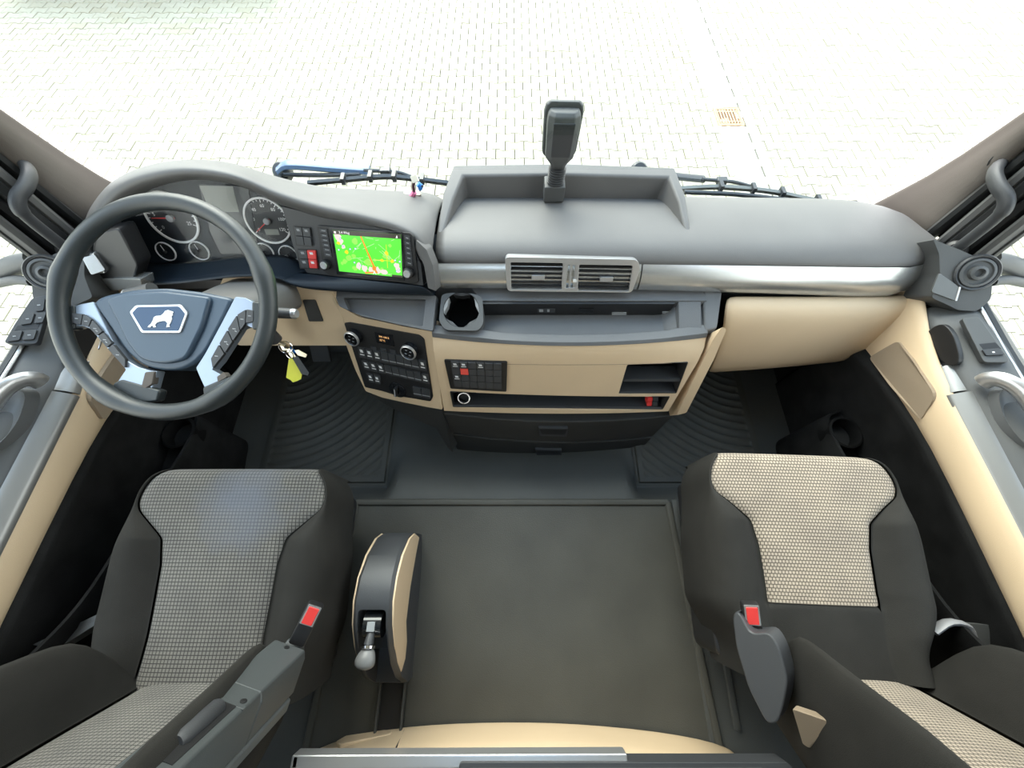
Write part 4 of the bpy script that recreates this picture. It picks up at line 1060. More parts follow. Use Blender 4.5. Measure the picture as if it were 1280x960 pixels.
hubp = [(114, 377.5), (128, 369), (169, 361), (207, 359.5), (252, 364.7), (292, 373), (278, 402), (257, 441), (241, 456), (223, 463), (200, 463), (178, 457.5), (157, 440.6), (135, 407)]
build(wslab(hubp, -.075, -.012, .014), 'hub', M['hub'], wh, bev=.008, seg=3)
pad = [(130, 373), (150, 366), (205, 363.6), (263, 371), (252.6, 408), (233, 447), (222, 452), (205, 455), (187, 453), (173, 448), (157, 428), (145, 402)]
build(wslab(pad, -.02, -.004, .012), 'horn_pad', M['hub'], wh, bev=.006, seg=3)
def emblem():
    E = PWH.up(-.004)
    E = PL(PWH.loc(0, 0, -.004), PWH.n, PWH.ex)
    out = [(161.5, 390), (169, 381.5), (226, 380.5), (234.5, 391), (225.5, 416), (176.5, 416)]
    eb = build(MB().slab(E, out, -.002, .003, .004), 'emblem', M['silver2'], wh, bev=.001)
    c = (198, 398)
    inn = [(c[0]+(u-c[0])*.90, c[1]+(v-c[1])*.86) for u, v in out]
    build(MB().slab(E, inn, .002, .0036, .003), 'emblem_face', mat('emblem_navy', (.012, .045, .11), .35), eb)
    L = [(549, 260), (556, 250), (566, 243), (578, 222), (583, 205), (596, 198), (622, 196), (636, 184), (646, 170), (662, 165), (674, 170), (690, 174), (690, 182), (684, 186), (689, 192), (680, 200), (683, 215), (676, 235), (667, 250), (672, 258), (652, 261), (654, 252), (658, 238), (646, 226), (632, 226), (612, 230), (598, 236), (590, 248), (594, 260), (580, 261), (578, 252), (566, 254), (566, 261)]
    L = [(60+x/4.414, 350+y/4.414) for x, y in L]
    build(MB().slab(E, L, .0034, .0048, 0), 'lion', M['white'], eb, flat=True)
emblem()
spL = [(88, 384), (100, 380), (116, 377), (130, 405), (143, 431), (157.4, 450), (173, 459), (187, 463), (196, 464), (190, 486), (183, 488), (162, 483), (147, 476.5), (157, 462), (113, 411.5), (103, 407.5), (88, 411)]
spR = [(294, 371), (306, 372), (318, 378), (318, 411), (304, 405), (274, 452), (265, 462), (283, 472), (270, 481), (256, 485), (250, 472), (245, 460), (257, 441), (278, 402)]
build(wslab(spL, -.030, -.010, .003), 'spoke', M['spoke'], wh, bev=.003)
build(wslab(spR, -.030, -.010, .003), 'spoke', M['spoke'], wh, bev=.003)
for q in ([(140, 479), (150, 474), (200, 488), (196, 502), (170, 505), (140, 494)], [(252, 484), (284, 470), (292, 478), (284, 494), (262, 503), (254, 500)], [(76, 384), (92, 381), (92, 412), (78, 412)], [(314, 376), (330, 378), (330, 412), (314, 412)]):
    build(wslab(q, -.026, -.006, .006), 'spoke_root', M['leather'], wh, bev=.005)
build(wslab([(181, 465), (193, 464), (190, 480), (181, 486), (176, 484)], -.02, -.006, .003), 'spoke_insert', M['taupe'], wh, bev=.002)
build(wslab([(271, 471), (279, 465), (284, 471), (272, 478)], -.02, -.006, .002), 'spoke_insert', M['taupe'], wh, bev=.002)
bl = [(89, 391), (102, 392), (113, 398), (135, 423), (157, 450), (157.5, 461), (148, 451), (114, 411), (102, 406), (89, 404)]
br = [(317, 388), (308, 386), (297, 392), (279, 420), (263, 449), (264, 460), (273, 452), (290, 427), (305, 405), (317, 402)]
for band, cuts in ((bl, [(89, 391, 89, 404), (103.5, 392.5, 101, 406), (114.5, 399.5, 110.5, 409), (128, 415, 121.5, 420), (140, 429.5, 133.5, 435), (157, 450, 157, 461)]),
                   (br, [(317, 388, 317, 402), (307.5, 386.5, 306.5, 404), (296, 393.5, 300, 413), (284, 412, 290.5, 426.5), (273.5, 430, 280.5, 441.5), (263, 449, 265, 461)])):
    for i in range(len(cuts)-1):
        a, b = cuts[i], cuts[i+1]
        q = [(lerp(a[0], b[0], .04), lerp(a[1], b[1], .04)), (lerp(a[0], b[0], .96), lerp(a[1], b[1], .96)), (lerp(a[2], b[2], .96), lerp(a[3], b[3], .96)), (lerp(a[2], b[2], .04), lerp(a[3], b[3], .04))]
        o = build(wslab(q, -.012, -.005, .002), 'wheel_button', M['dark'], wh, bev=.001)
        c = (sum(p[0] for p in q)/4, sum(p[1] for p in q)/4)
        mb = MB().slab(PWH, [(c[0]-2.2, c[1]-1), (c[0]+1.6, c[1]-.6), (c[0]+1.8, c[1]+.4), (c[0]-2, c[1]+.2)], -.0055, -.0046)
        if i in (2, 3): mb.slab(PWH, [(c[0]+1.0, c[1]+1.6), (c[0]+3.4, c[1]+3.2), (c[0]+2.8, c[1]+4), (c[0]+.4, c[1]+2.4)], -.0055, -.0046)
        build(mb, 'button_print', M['grey'], o, flat=True)
# steering column with its stalks
co = thing('steering_column', 'grey steering column cowl with stalks behind the wheel', 'steering column', (-.69, .62, -.95))
rows = []
for t, w, h in ((0, .070, .04), (.25, .090, .042), (.6, .10, .045), (1, .10, .05)):
    c = lerp(cw-NW*.125, V(-.688, .69, -.90), t)
    rows.append([c+V(1, 0, 0)*(w*math.copysign(abs(cos(a))**.5, cos(a)))+V(0, .64, .76)*(h*math.copysign(abs(sin(a))**.6, sin(a))) for a in [2*pi*q/20 for q in range(20)]])
build(MB().grid(rows, True, True), 'cowl', mat('cowl_grey', (.14, .135, .13), .5, 0, .3, 700), co)
def stalk(a, b, r, end):
    o = build(MB().tube([a, lerp(a, b, .5), b], [r, r*.95, r*.9], 14, sq=(1, 1)), 'stalk', M['dark'], co)
    d = (b-a).normalized()
    build(MB().tube([b, b+d*.006, b+d*.010], [r*.9, r*.9, r*.7], 14), 'stalk_end', end, o)
stalk(Py(330, 390, .52), Py(366, 392, .515), .0135, M['silver2'])
stalk(Py(190, 360, .55), Py(160, 367, .56), .012, M['silver2'])
build(MB().tube([Py(325, 405, .57), Py(345, 425, .56)], .018, 14), 'ignition_barrel', M['dark'], co)
# key bunch hanging from the ignition
K0 = Py(350, 428, .55)
ky = thing('key_bunch', 'bunch of keys with a yellow tag and black fob hanging below the steering wheel', 'keys', tuple(K0))
def kp(u, v, y=.545): return Py(u, v, y)
build(MB().tube([K0, kp(356, 431), kp(360, 434)], .006, 10), 'inserted_key', M['brass'], ky)
c = kp(357, 434); pl = PL(c, (.2, -.8, .6))
build(MB().tube([pl.loc(.018*cos(t), .018*sin(t)) for t in [2*pi*i/20 for i in range(21)]], .0016, 6), 'key_ring', M['chrome'], ky)
c = kp(362, 443); pl = PL(c, (-.3, -.8, .5))
build(MB().tube([pl.loc(.014*cos(t), .014*sin(t)) for t in [2*pi*i/20 for i in range(21)]], .0014, 6), 'key_ring', M['chrome'], ky)
PK_ = PL(kp(366, 455), (0, -.55, .83))
build(MB().slab(PK_, [(361, 448), (367, 446), (378, 465), (376, 474), (371, 476.5), (366, 478), (363, 475), (357.5, 472)], -.002, .001, .001), 'yellow_tag', M['yellow'], ky, bev=.0005)
build(MB().slab(PK_.up(.006), [(365, 447), (372, 445), (386.5, 466), (385, 469.5), (377, 468)], -.003, .003, .002), 'black_fob', M['black'], ky, bev=.001)
for q, m in (([(354, 434), (360, 431), (372, 441), (366, 443)], M['blue']), ([(356, 436), (361, 434), (370, 446), (364, 447)], M['brass']), ([(368, 438), (373, 437), (384, 443), (382, 447), (372, 444)], M['brass']), ([(348, 428), (352, 428), (357, 438), (353, 438)], M['brass'])):
    build(MB().slab(PK_.up(random.uniform(.002, .012)), q, -.0015, .0015, .002), 'key', m, ky, bev=.0005)

# ================================================================ SEATS
W_DR = weave('grey_woven_cloth', (.175, .166, .150), (.040, .038, .035), .0078, .15, 0, (1.03, 2.93, .13))
W_PS = weave('beige_woven_cloth', (.39, .325, .255), (.09, .075, .058), .0074, .17)
def sweep(rows_fn, ts, nq):
    return [rows_fn(t) for t in ts]
CUSH = [(0, 0), (.03, -.006), (.10, .002), (.30, .024), (.52, .036), (.74, .034), (.90, .016), (.985, -.014), (1.0, -.05), (.99, -.11), (.95, -.17)]
def seat(name, lab, xc, y0, wv, ins, insert_end, yaw, dz, bx_=0, by_=0):
    st = thing(name, lab, 'seat', (xc, -.05, ZT))
    R = Matrix.Rotation(yaw, 3, 'Z')
    def W(x, y, z): q = R @ V(x, y, 0); return V(xc+q.x, y0+q.y, z+dz)
    L = .47
    # ---- cushion; t runs from the front edge to the rear
    def cushion_rows():
        out = []
        for t, drop, fw in [(-.01, .17, .90), (-.02, .12, .91), (-.022, .06, .93), (-.012, .02, .95), (.01, .004, .97), (.035, 0, .985)]+[(x/60, 0, 1) for x in range(4, 61)]:
            y = -L*t
            z = -.945-.050*sstep(t)-drop
            rc = 1-.13*max(0, 1-max(t, 0)/.16)**2.2
            hw = (.228+.018*sstep((t-.15)/.3)-(.05 if insert_end else .022)*sstep((t-.68)/.25))*rc*(1 if drop == 0 else fw/ .99)
            bi = interp(t, [0, .16, .20, .25, .33, .45, .75, 1.0], [hw-.006, hw-.006, hw-.015, ins+.055, ins+.012, ins, ins-.006, ins-.004])
            bi = min(bi, hw-.006)
            if insert_end and t > insert_end: bi = lerp(ins, ins-.012, sstep((t-insert_end+.1)/.35))
            out.append((y, z, hw, bi, bool(insert_end) and t > insert_end+.05))
        return out
    cr = cushion_rows()
    for s in (-1, 1):
        rows = []
        for y, z, hw, bi, dk in cr:
            g = max(0, min(1, (hw-bi)/.10)); low = ZT+.19-dz
            rows.append([W(s*(bi+(hw-bi)*f), y, max(z+(0 if dk and d == -.006 else d*g if d > -.02 else d), low-.02)) for f, d in CUSH])
        build(MB().grid(rows), 'cushion_bolster', M['bolster'], st, sub=1, recalc=False)
    mb = MB(); mb.uv = []; rows = []
    rear = []
    for y, z, hw, bi, dk in cr:
        row = []
        for k in range(21):
            f = -1+2*k/20; x = f*bi
            edge = -.006 if abs(f) > .97 and not dk else 0
            row.append(W(x, y, z+edge+.006*(1-f*f)*min(1, bi/.1)))
            if not dk: mb.uv.append((x+1, y+3-(z+.945 if z < -.99 and y > -.05 else 0)))
        if dk: rear.append(row)
        else: rows.append(row); last = row
    build(mb.grid(rows), 'cushion_insert', wv, st, sub=1, recalc=False)
    if rear: build(MB().grid([[p+V(0, 0, -.002) for p in last]]+rear), 'cushion_rear', M['bolster'], st, sub=1, recalc=False)
    # seam on the cushion edge
    # base and slide rails
    pa_, pb__ = (-.17, .085) if xc < 0 else (-.125, .17)
    build(MB().prism(rnd([W(-.20, -.03, -1.09), W(.20, -.03, -1.09), W(.205, -.46, -1.10), W(-.205, -.46, -1.10)], .03), V(0, 0, -.13)), 'seat_pan', M['black'], st, bev=.01)
    build(MB().prism(rnd([W(pa_, -.07, -1.2), W(pb__, -.07, -1.2), W(pb__, -.45, -1.2), W(pa_, -.45, -1.2)], .03), V(0, 0, -(1.34-1.2)-dz)), 'pedestal', M['black'], st, bev=.01)
    # ---- backrest
    BK = [(0, 0), (.03, -.006), (.10, .006), (.28, .058), (.50, .118), (.72, .140), (.90, .118), (.985, .06), (1.0, -.02), (.97, -.08), (.80, -.10), (.4, -.10), (0, -.10)]
    rec = radians(15)
    bd = V(0, -sin(rec), cos(rec)); bn = V(0, cos(rec), sin(rec))
    o0 = V(bx_, -L+.035+by_, -1.03)
    def B(x, t, h): q = o0+bd*t+bn*h; return W(x+bx_, q.y, q.z)
    ts = [0, .03, .07, .12, .18, .25, .33, .42, .52, .60, .66, .70]
    HW = [.180, .186, .195, .206, .216, .226, .236, .24, .23, .21, .18, .13]
    BI = [.112, .114, .118, .124, .132, .138, .142, .142, .14, .13, .115, .10]
    for s in (-1, 1):
        rows = []
        for t, hw, bi in zip(ts, HW, BI):
            g = 1.0*sstep((t+.02)/.15)*(1-.85*sstep((t-.40)/.25)); rd = .03*sstep((t-.6)/.1)
            rows.append([B(s*(bi+(hw-bi)*f), t, (d*g if d > 0 else d)-rd) for f, d in BK])
        build(MB().grid(rows, caps=False), 'backrest_bolster', M['bolster'], st, sub=1, recalc=False)
    mb = MB(); mb.uv = []; rows = []
    for t, hw, bi in zip(ts, HW, BI):
        row = []
        for k in range(17):
            f = -1+2*k/16; x = f*bi
            row.append(B(x, t, (-.006 if abs(f) > .97 else 0)+.010*(1-f*f)-.03*sstep((t-.6)/.1)))
            mb.uv.append((x+1, t+2))
        rows.append(row)
    build(mb.grid(rows), 'backrest_insert', wv, st, sub=1, recalc=False)
    return st, W, B
ds, DW, DB = seat('driver_seat', "driver's seat in grey woven cloth with dark bolsters and folded armrest", -.668, .192, W_DR, .133, None, radians(0), 0)
ps, QW, QB = seat('passenger_seat', 'passenger seat with pale beige woven insert framed by dark cloth, below the glove box', .708, .228, W_PS, .128, .66, radians(-2), 0, .045, -.03)

# driver's armrest folded up beside the backrest
def bar(ax, bx, w, h, nrm):
    d = (bx-ax).normalized(); n = (nrm-d*nrm.dot(d)).normalized(); sd = d.cross(n)
    return lambda t, a, b: lerp(ax, bx, t)+sd*(a*w)+n*(b*h)
A0, A1 = Pd(352, 838, .755), Pd(196, 985, .50)
am = mat('armrest_grey', (.050, .056, .058), .5, 0, .2, 800)
f = bar(A0, A1, .038, .050, V(.25, .75, .6))
mb = MB().grid([[f(t, a, b) for a, b in ((-1, -.6), (-1, .7), (-.85, 1), (.85, 1), (1, .7), (1, -.6))] for t in (0, .06, .50, .5, 1.3)], True, True)
arm = build(mb, 'armrest', am, ds, bev=.004)
f2 = bar(A0, A1, .042, .054, V(.25, .75, .6))
mb = MB().grid([[f2(t, a, b) for a, b in ((-1, -1.05), (-1, -.55), (1, -.55), (1, -1.05))] for t in (.04, .10, 1.3)], True, True)
build(mb, 'armrest_pad', mat('armrest_pad_grey', (.085, .092, .092), .6, 0, .3, 600), arm, bev=.006)
for t in (.50, .52):
    pass
build(MB().prism([f(.66, -.55, 1.02), f(.66, .55, 1.02), f(1.08, .55, 1.02), f(1.08, -.55, 1.02)], f(0, 0, 0)-f(0, 0, .12)), 'armrest_slot', M['black'], arm)
pa, pb_ = f(.70, 0, 1.0), f(.98, 0, 1.0)
build(MB().tube([pa, lerp(pa, pb_, .05), lerp(pa, pb_, .9), pb_], [.011, .013, .013, .010], 14), 'adjuster_wheel', M['dark'], arm)
build(MB().prism([f(.64, -.9, 1.02), f(.64, .9, 1.02), f(.665, .9, 1.02), f(.665, -.9, 1.02)], f(0, 0, 0)-f(0, 0, .08)), 'slot_edge', am, arm, bev=.001)
for a in (-.6, .6):
    pl = PL(f(.61, a, 1.0), f(0, 0, 1)-f(0, 0, 0)); build(MB().lathe(pl, [(.005, -.002), (.005, .001), (.003, .0015)], 12), 'screw', M['black'], arm)
pl = PL(f(.12, 1.0, .2), f(0, 1, 0)-f(0, 0, 0)); build(MB().lathe(pl, [(.008, -.004), (.008, .0015), (.006, .002)], 14), 'pivot_cap', M['dark'], arm)
pl = PL(f(.05, 0, 1.0), f(0, 0, 1)-f(0, 0, 0)); build(MB().lathe(pl, [(.005, -.002), (.005, .001)], 12), 'screw', M['black'], arm)
br_ = [Pd(358, 800, .80), Pd(372, 794, .80), Pd(379, 801, .80), Pd(374, 832, .77), Pd(362, 832, .77), Pd(352, 812, .78)]
build(MB().prism(rnd(br_, .008), V(-.02, 0, -.06)), 'armrest_bracket', am, ds, bev=.006)

def buckle(parent, c, up, face):
    up = up.normalized(); pl = PL(c, face)
    pl = PL(c, face, up.cross(pl.n))
    b_ = build(MB().rect(pl, -.016, .016, -.055, .028, -.020, 0, .006), 'belt_buckle', M['black'], parent, bev=.003)
    build(MB().rect(pl, -.0135, .0135, -.012, .027, -.002, .0012, .002), 'buckle_rim', M['silver2'], b_)
    build(MB().rect(pl, -.0105, .0105, -.010, .024, 0, .0028, .002), 'release_button', M['red'], b_, bev=.001, label='red release button')
buckle(ds, Pd(386, 774, .785), V(.42, .75, .35), V(.25, -.35, .9))
buckle(ps, Pd(941, 774, .77), V(-.12, .75, .45), V(-.25, -.40, .9))
# passenger recliner cover
rc_ = [(915, 770), (922, 762), (938, 792), (962, 790), (975, 812), (985, 850), (980, 880), (972, 905), (958, 905), (935, 860), (920, 810)]
PRC = PL(Pd(950, 830, .735), (-.75, -.10, .65))
build(MB().slab(PRC, rc_, -.05, .004, .012), 'recliner_cover', M['dark'], ps, bev=.008, seg=3)
tp_ = [Pd(990, 886, .66), Pd(1032, 900, .63), Pd(1036, 908, .63), Pd(1012, 936, .67), Pd(1003, 930, .68)]
build(MB().prism(rnd(tp_, .004), V(.02, 0, -.02)), 'side_cap', M['beige2'], ps, bev=.002)
# belt webbing by the passenger door side
ab = MB().tube(smooth([Pd(1166, 790, .86), Pd(1185, 778, .86), Pd(1206, 782, .86), Pd(1214, 800, .86)], 3), .014, 10, sq=(1, .5))
build(ab, 'recliner_handle', mat('worn_grey', (.24, .24, .25), .45), ps)
build(MB().prism(rnd([Pd(1212, 779, .87), Pd(1290, 786, .84), Pd(1290, 800, .84), Pd(1214, 812, .87)], .004), V(0, 0, -.03)), 'side_lever', M['door'], ps, bev=.003)
# driver's seat levers beside the door
build(MB().prism(rnd([Pd(40, 806, .86), Pd(130, 764, .90), Pd(134, 772, .90), Pd(70, 812, .86)], .004), V(0, 0, -.03)), 'side_lever', M['door'], ds, bev=.003)
build(MB().tube([Pd(104, 756, .93), Pd(114, 748, .93), Pd(118, 750, .93)], [.010, .011, .006], 10), 'lever_tip', M['chrome'], ds)

# ================================================================ GEAR CONSOLE
gc = thing('gear_console', 'upright black gear selector console with beige side on the floor mat beside the driver seat', 'gear selector', (-.34, -.13, ZT+.006))
TP = [(.062, -1.27), (.060, -1.20), (.045, -1.145), (.0, -1.085), (-.05, -1.052), (-.10, -1.045), (-.15, -1.06), (-.20, -1.095), (-.245, -1.14), (-.285, -1.20), (-.315, -1.28)]
def gx(t): return (lerp(-.372, -.380, sstep(t*2)), lerp(-.293, -.283, sstep(t*2)))
rows = []
for i, (y, z) in enumerate(TP):
    a, b = gx(i/(len(TP)-1)); c = .010
    rows.append([V(a, y, ZT+.006), V(a, y, z-c), V(a+c, y, z), V(b-c, y, z), V(b, y, z-c), V(b, y, ZT+.006)])
gb = build(MB().grid(rows, True, True), 'housing', M['dark'], gc)
well = [V(-.365, -.118, -1.0), V(-.298, -.118, -1.0), V(-.298, -.185, -1.0), V(-.365, -.185, -1.0)]
cut(gb, [MB().prism(rnd(well, .010), V(0, 0, -.13)), MB().prism([V(-.366, -.172, -1.0), V(-.297, -.172, -1.0), V(-.297, -.36, -1.0), V(-.366, -.36, -1.0)], V(0, 0, -.16)), MB().prism([V(-.366, -.215, -1.0), V(-.297, -.215, -1.0), V(-.297, -.36, -1.0), V(-.366, -.36, -1.0)], V(0, 0, -.27))])
m_ = gb.modifiers.new('bevel', 'BEVEL'); m_.width = .006; m_.segments = 3; m_.limit_method = 'ANGLE'; m_.angle_limit = radians(38); m_.harden_normals = True
# beige side panels following the arch
for s, xx in ((1, -.2815), (-1, -.3815)):
    sd = [(.058, -1.20), (.043, -1.150), (.0, -1.092), (-.05, -1.060), (-.10, -1.052), (-.15, -1.068), (-.20, -1.104), (-.243, -1.150), (-.272, -1.195), (-.25, -1.225), (-.21, -1.225), (-.16, -1.195), (-.08, -1.205), (.0, -1.235), (.05, -1.26)]
    build(MB().prism([V(xx, y, z) for y, z in sd], V(-s*.006, 0, 0)), 'side_panel', M['beige'], gc, bev=.002)
pl = PL((-.3315, -.150, -1.085), (1, 0, 0))
build(MB().lathe(PL((-.352, -.150, -1.088), (1, 0, 0)), [(.030, 0), (.030, .042)], 28), 'pivot_drum', M['gloss'], gc)
build(MB().box((-.3315, -.153, -1.0575), (.018, .020, .004)), 'drum_mark', M['grey'], gc)
lv = smooth([V(-.3315, -.160, -1.072), V(-.3315, -.172, -1.064), V(-.332, -.184, -1.060), V(-.332, -.194, -1.058)], 4)
build(MB().tube(lv, [lerp(.0075, .0125, k/(len(lv)-1)) for k in range(len(lv))], 12), 'lever', M['dark'], gc)
d = (lv[-1]-lv[-4]).normalized(); pl = PL(lv[-1], d)
build(MB().lathe(pl, [(.012, -.006), (.0165, -.003), (.0165, .002), (.012, .004)], 20), 'lever_collar', M['chrome'], gc)
kn_ = [lv[-1]+d*.003, lv[-1]+d*.010, lv[-1]+d*.022+V(-.001, 0, 0), lv[-1]+d*.034+V(-.003, 0, -.001), lv[-1]+d*.042+V(-.004, 0, -.002)]
build(MB().tube(smooth(kn_, 3), [.010, .0125, .014, .0155, .017, .0185, .0195, .020, .0198, .0185, .0165, .013, .007], 14, sq=(.8, 1.15)), 'knob', mat('knob_grey', (.15, .15, .15), .4), gc)
build(MB().box((-.3315, -.40, ZT+.010), (.075, .26, .012)), 'floor_channel', M['black'], gc, bev=.002)
for s in (-1, 1): build(MB().box((-.3315+s*.034, -.40, ZT+.018), (.006, .26, .024)), 'channel_lip', M['floor'], gc, bev=.002)

# ================================================================ STORAGE BOX AND RAILS AT THE REAR
bx = thing('storage_box', 'beige storage box with a curved front on the floor, bottom centre of the photo', 'box', (.02, -.5, ZT+.006))
fr_px = [(392, 940), (410, 932), (440, 921), (480, 913), (540, 907), (600, 904.5), (660, 904), (720, 906), (790, 912), (850, 920), (895, 930), (916, 940)]
zb_ = ZT+.012
front = [Pz(u, v, zb_) for u, v in fr_px]
cxb = (front[0].x+front[-1].x)/2
def sh_(k, dy, z, wy=0): return [V(cxb+(p.x-cxb)*k, p.y+dy, z) for p in front]
rows = [sh_(1, 0, zb_), sh_(1, -.002, zb_+.012), sh_(1, -.010, zb_+.085), sh_(.998, -.020, zb_+.108), sh_(.99, -.045, zb_+.122), sh_(.985, -.06, zb_+.16), sh_(.98, -.07, zb_+.26), sh_(.96, -.11, zb_+.275), [V(cxb+(p.x-cxb)*.95, -.95, zb_+.275) for p in front], [V(cxb+(p.x-cxb)*.95, -.95, zb_) for p in front]]
build(MB().grid(rows), 'front_panel', M['beige'], bx, sub=1, recalc=False, solid=.004)
build(MB().box((cxb, -.80, ZT+.14), (1.0, .28, .22)), 'body', M['black'], bx)
def fp(u, v):   # point on the front panel a little above its foot
    p = Pz(u, v, zb_); return p
sl_ = fp(507, 911)
build(MB().tube([sl_+V(0, .001, .012), sl_+V(0, -.008, .085), sl_+V(0, -.018, .108)], .0022, 6), 'panel_seam', M['black'], bx)
PCt = PL.of(rows[1][2]+V(0, 0, 0), rows[1][4]+V(0, 0, 0), rows[2][3])
build(MB().slab(PCt, [(420, 926), (432, 919), (482, 911.5), (491, 913), (488, 917), (425, 930)], -.008, .008, .004), 'panel_catch', M['beige'], bx, bev=.003)
# low table with aluminium rail
zr = -.90
a0, a1 = Pz(366, 944, zr), Pz(784, 942, zr)
tb = thing('folding_table', 'folding table edged by an aluminium rail and a black rail, above the beige storage box', 'table', (a0.x, a0.y-.1, zr-.02))
h = a1-a0
rl = [a0, a1, a1+V(0, -.020, 0), a0+V(.0, -.020, 0)]
build(MB().prism(rnd(rl, .004), V(0, 0, -.03)), 'front_rail', M['silver2'], tb, bev=.003)
build(MB().prism(rnd([a0+V(-.002, -.0, 0), a0+V(.012, -.0, 0), a0+V(.012, -.30, 0), a0+V(-.002, -.30, 0)], .004), V(0, 0, -.03)), 'side_rail', M['silver2'], tb, bev=.003)
build(MB().prism([a0+V(.008, -.018, -.014), a1+V(-.16, -.018, -.014), a1+V(-.16, -.30, -.014), a0+V(.008, -.30, -.014)], V(0, 0, -.012)), 'table_top', mat('table_light_grey', (.42, .45, .44), .4), tb)
for sx_ in (a0.x+.03, a1.x-.17): build(MB().box((sx_, a0.y-.26, (zr-.026+ZT)/2), (.025, .025, abs(ZT-zr)-.03)), 'leg', M['dark'], tb)
b0, b1 = Pz(574, 953, zr+.005), Pz(985, 953, zr+.005)
build(MB().prism(rnd([b0, b1, b1+V(.03, -.035, 0), b0+V(0, -.035, 0)], .006), V(0, 0, -.035)), 'lower_rail', M['dark'], tb, bev=.005)
build(MB().tube([b0+V(.02, -.010, .003), b1+V(-.05, -.010, .003)], .004, 8), 'rail_bead', M['door'], tb)

# ================================================================ ON THE DASHBOARD
z0 = -.772
pb0 = Pz(692, 251, z0)
dc = thing('display_bracket', 'black upright bracket with a ribbed neck standing in the dashboard tray', 'bracket', tuple(pb0+V(0, .025, 0)))
c0 = pb0+V(0, .022, 0); c0.z = z0-.006
build(MB().prism(rnd([c0+V(-.028, -.022, 0), c0+V(.028, -.022, 0), c0+V(.028, .025, 0), c0+V(-.028, .025, 0)], .004), V(0, 0, .048)), 'foot', M['door'], dc, bev=.004)
n0, n1 = c0+V(.002, 0, .048), c0+V(.004, .008, .085)
nk = []
rr = []
for k in range(25):
    nk.append(lerp(n0, n1, k/24)); rr.append(.0235 if k % 4 < 2 else .0195)
build(MB().tube(nk, rr, 20), 'ribbed_neck', M['dark'], dc)
# head: faceted shell, deeper at the back
h0 = n1; ax = (V(.004, .012, .20)).normalized()
fa = V(0, -1, .1); fa = (fa-ax*fa.dot(ax)).normalized(); sd = ax.cross(fa); sd = -sd if sd.x < 0 else sd
def head(profile, name, m, off):
    rows = []
    for t, w, d0, d1, ch in profile:
        t *= .93; w *= .90
        c = h0+ax*t+fa*off
        pts = [(-w, -d0), (w, -d0), (w, d1-ch), (w-ch*1.1, d1), (-w+ch*1.1, d1), (-w, d1-ch)]
        rows.append([c+sd*a+fa*b for a, b in pts])
    return build(MB().grid(rows, True, True), name, m, dc, bev=.003, seg=3, ang=20)
head([(-.004, .018, .012, .012, .006), (.012, .022, .014, .016, .008), (.035, .040, .016, .024, .014), (.125, .044, .016, .026, .015), (.142, .042, .015, .022, .013), (.150, .036, .010, .014, .010)], 'head', M['door'], 0)
head([(.010, .026, .004, .006, .004), (.030, .046, .010, .006, .004), (.040, .049, .012, .006, .004), (.138, .052, .012, .006, .004), (.154, .048, .010, .006, .004), (.162, .038, .006, .004, .003)], 'back_shell', M['door'], -.014)
build(MB().prism([h0+ax*.040+fa*.0245-sd*.024, h0+ax*.040+fa*.0245+sd*.024, h0+ax*.122+fa*.0268+sd*.026, h0+ax*.122+fa*.0268-sd*.026], fa*-.004), 'face_panel', M['dark'], dc, bev=.002)

def dz_at(y): return interp(y, [.684, .705, .74, .80, .90, 1.0], [-.783, -.762, -.752, -.759, -.79, -.838])
c_ = Py(516, 243, .93)
cn = thing('cable_connector', 'small pink cable connector with a cream plug poking out of the dashboard top', 'connector', tuple(c_))
pl = PL(c_+V(0, 0, .003), (0, -.3, .95))
build(MB().rect(pl, -.024, .024, -.006, .006, -.004, .002, .004), 'slot_clip', M['cream'], cn)
q0, q1, q2, q3 = c_, Py(514, 236, .928), Py(516, 228, .928), Py(518.5, 222, .928)
build(MB().tube([Py(514, 246, .918), Py(518, 240, .920)], [.010, .010], 8, sq=(.7, 1)), 'pink_plug', M['pink'], cn)
build(MB().tube([Py(513, 247.5, .916), Py(514, 246, .918)], [.005, .006], 8), 'plug_tip', M['black'], cn)
for dx in (-1.5, .5, 2):
    build(MB().tube(smooth([Py(517+dx*.5, 240, .920), Py(515.5+dx, 233, .924), Py(517+dx, 226, .928)], 3), .0024, 6), 'cable', mat('cable_brown', (.06, .02, .03), .5) if dx > 0 else M['cream'], cn)
pl = PL(Py(518.5, 223.5, .928), (0, -.8, .6), (1, .5, 0))
build(MB().rect(pl, -.009, .009, -.009, .009, -.006, .006, .003), 'cream_plug', M['cream'], cn, bev=.001)
bp2 = thing('blue_plug', 'tiny blue plug beside the cream connector on the dashboard top', 'connector', tuple(Py(525, 235, .935)))
build(MB().tube([Py(522.5, 230, .93), Py(526, 233, .93), Py(525, 236, .932)], [.007, .008, .006], 10), 'plug', M['blue'], bp2)
build(MB().tube([Py(525, 234, .931), Py(525, 238, .94)], [.003, .003], 8), 'pin', M['black'], bp2)
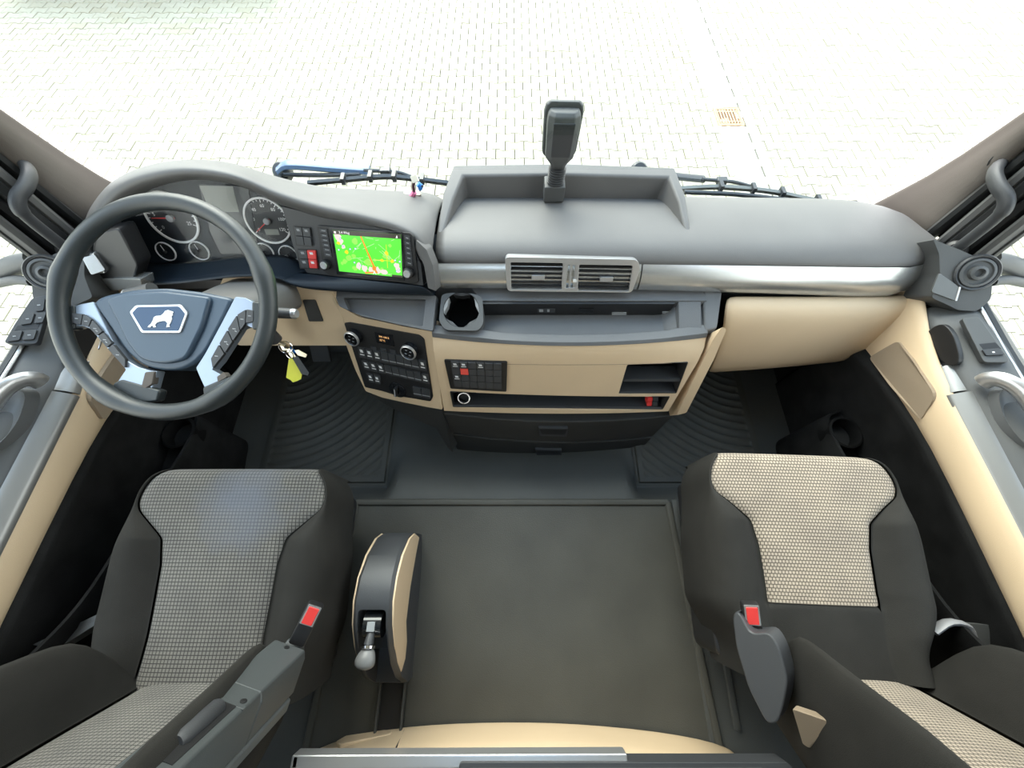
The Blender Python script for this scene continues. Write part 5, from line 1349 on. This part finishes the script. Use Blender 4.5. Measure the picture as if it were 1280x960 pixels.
build(MB().tube([Py(527, 232.5, .929), Py(528.5, 234, .927)], [.005, .004], 8), 'plug_end', M['black'], bp2)

# pedals
for x, nm, lab in ((-.56, 'accelerator_pedal', 'dark accelerator pedal in the footwell right of the steering column'), (-.72, 'brake_pedal', 'dark brake pedal in the footwell below the steering wheel')):
    p_ = thing(nm, lab, 'pedal', (x, .72, -1.38))
    R = Matrix.Rotation(radians(50), 3, 'X')
    build(MB().box((x, .72, -1.25), (.07, .14, .016), R), 'pedal_plate', M['dark'], p_, bev=.004)
    build(MB().tube([V(x, .75, -1.20), V(x, .80, -1.08), V(x, .80, -.95)], .010, 8), 'pedal_arm', M['black'], p_)

# ================================================================ UNSEEN CAR added past the top edge to shade the paving
pc = thing('unseen_car', 'unseen dark red car added to cast a soft shadow on the pale paving', 'car', (-5.7, 8.45, GZ))
def cx_(x, y, z): return V(-5.7+x, 8.45+y, GZ+z)
CB = [(-2.1, .42), (-2.15, .62), (-2.05, .80), (-1.2, .95), (-.55, 1.38), (.75, 1.42), (1.55, 1.02), (2.1, .92), (2.18, .60), (2.1, .40)]
red = mat('car_paint_dark_red', (.16, .035, .02), .25, 0, 0, 0, .5, 0, 6, .6)
rows = [[cx_(x, w*(1 if z < 1 else .80), z) for x, z in CB] for w in (-.86, -.80, .80, .86)]
rows[0] = [lerp(p, q, 0) for p, q in zip(rows[0], rows[1])]
build(MB().grid(rows, True, True), 'body', red, pc, bev=.05, seg=3)
for sy in (-1, 1):
    build(MB().prism([cx_(-1.05, sy*.72, 1.0), cx_(-.5, sy*.655, 1.32), cx_(.7, sy*.655, 1.36), cx_(1.4, sy*.72, 1.04)], V(0, sy*.03, 0)), 'side_window', M['gloss'], pc)
    for sx_ in (-1.3, 1.35):
        wl_ = build(MB().lathe(PL(cx_(sx_, sy*.72, .31), (0, sy, 0)), [(.31, -.1), (.31, .10), (.27, .12), (.20, .11)], 24), 'wheel', M['black'], pc)
        build(MB().lathe(PL(cx_(sx_, sy*.72, .31), (0, sy, 0)), [(.20, .10), (.19, .125), (.05, .115)], 20), 'rim', M['silver2'], wl_)
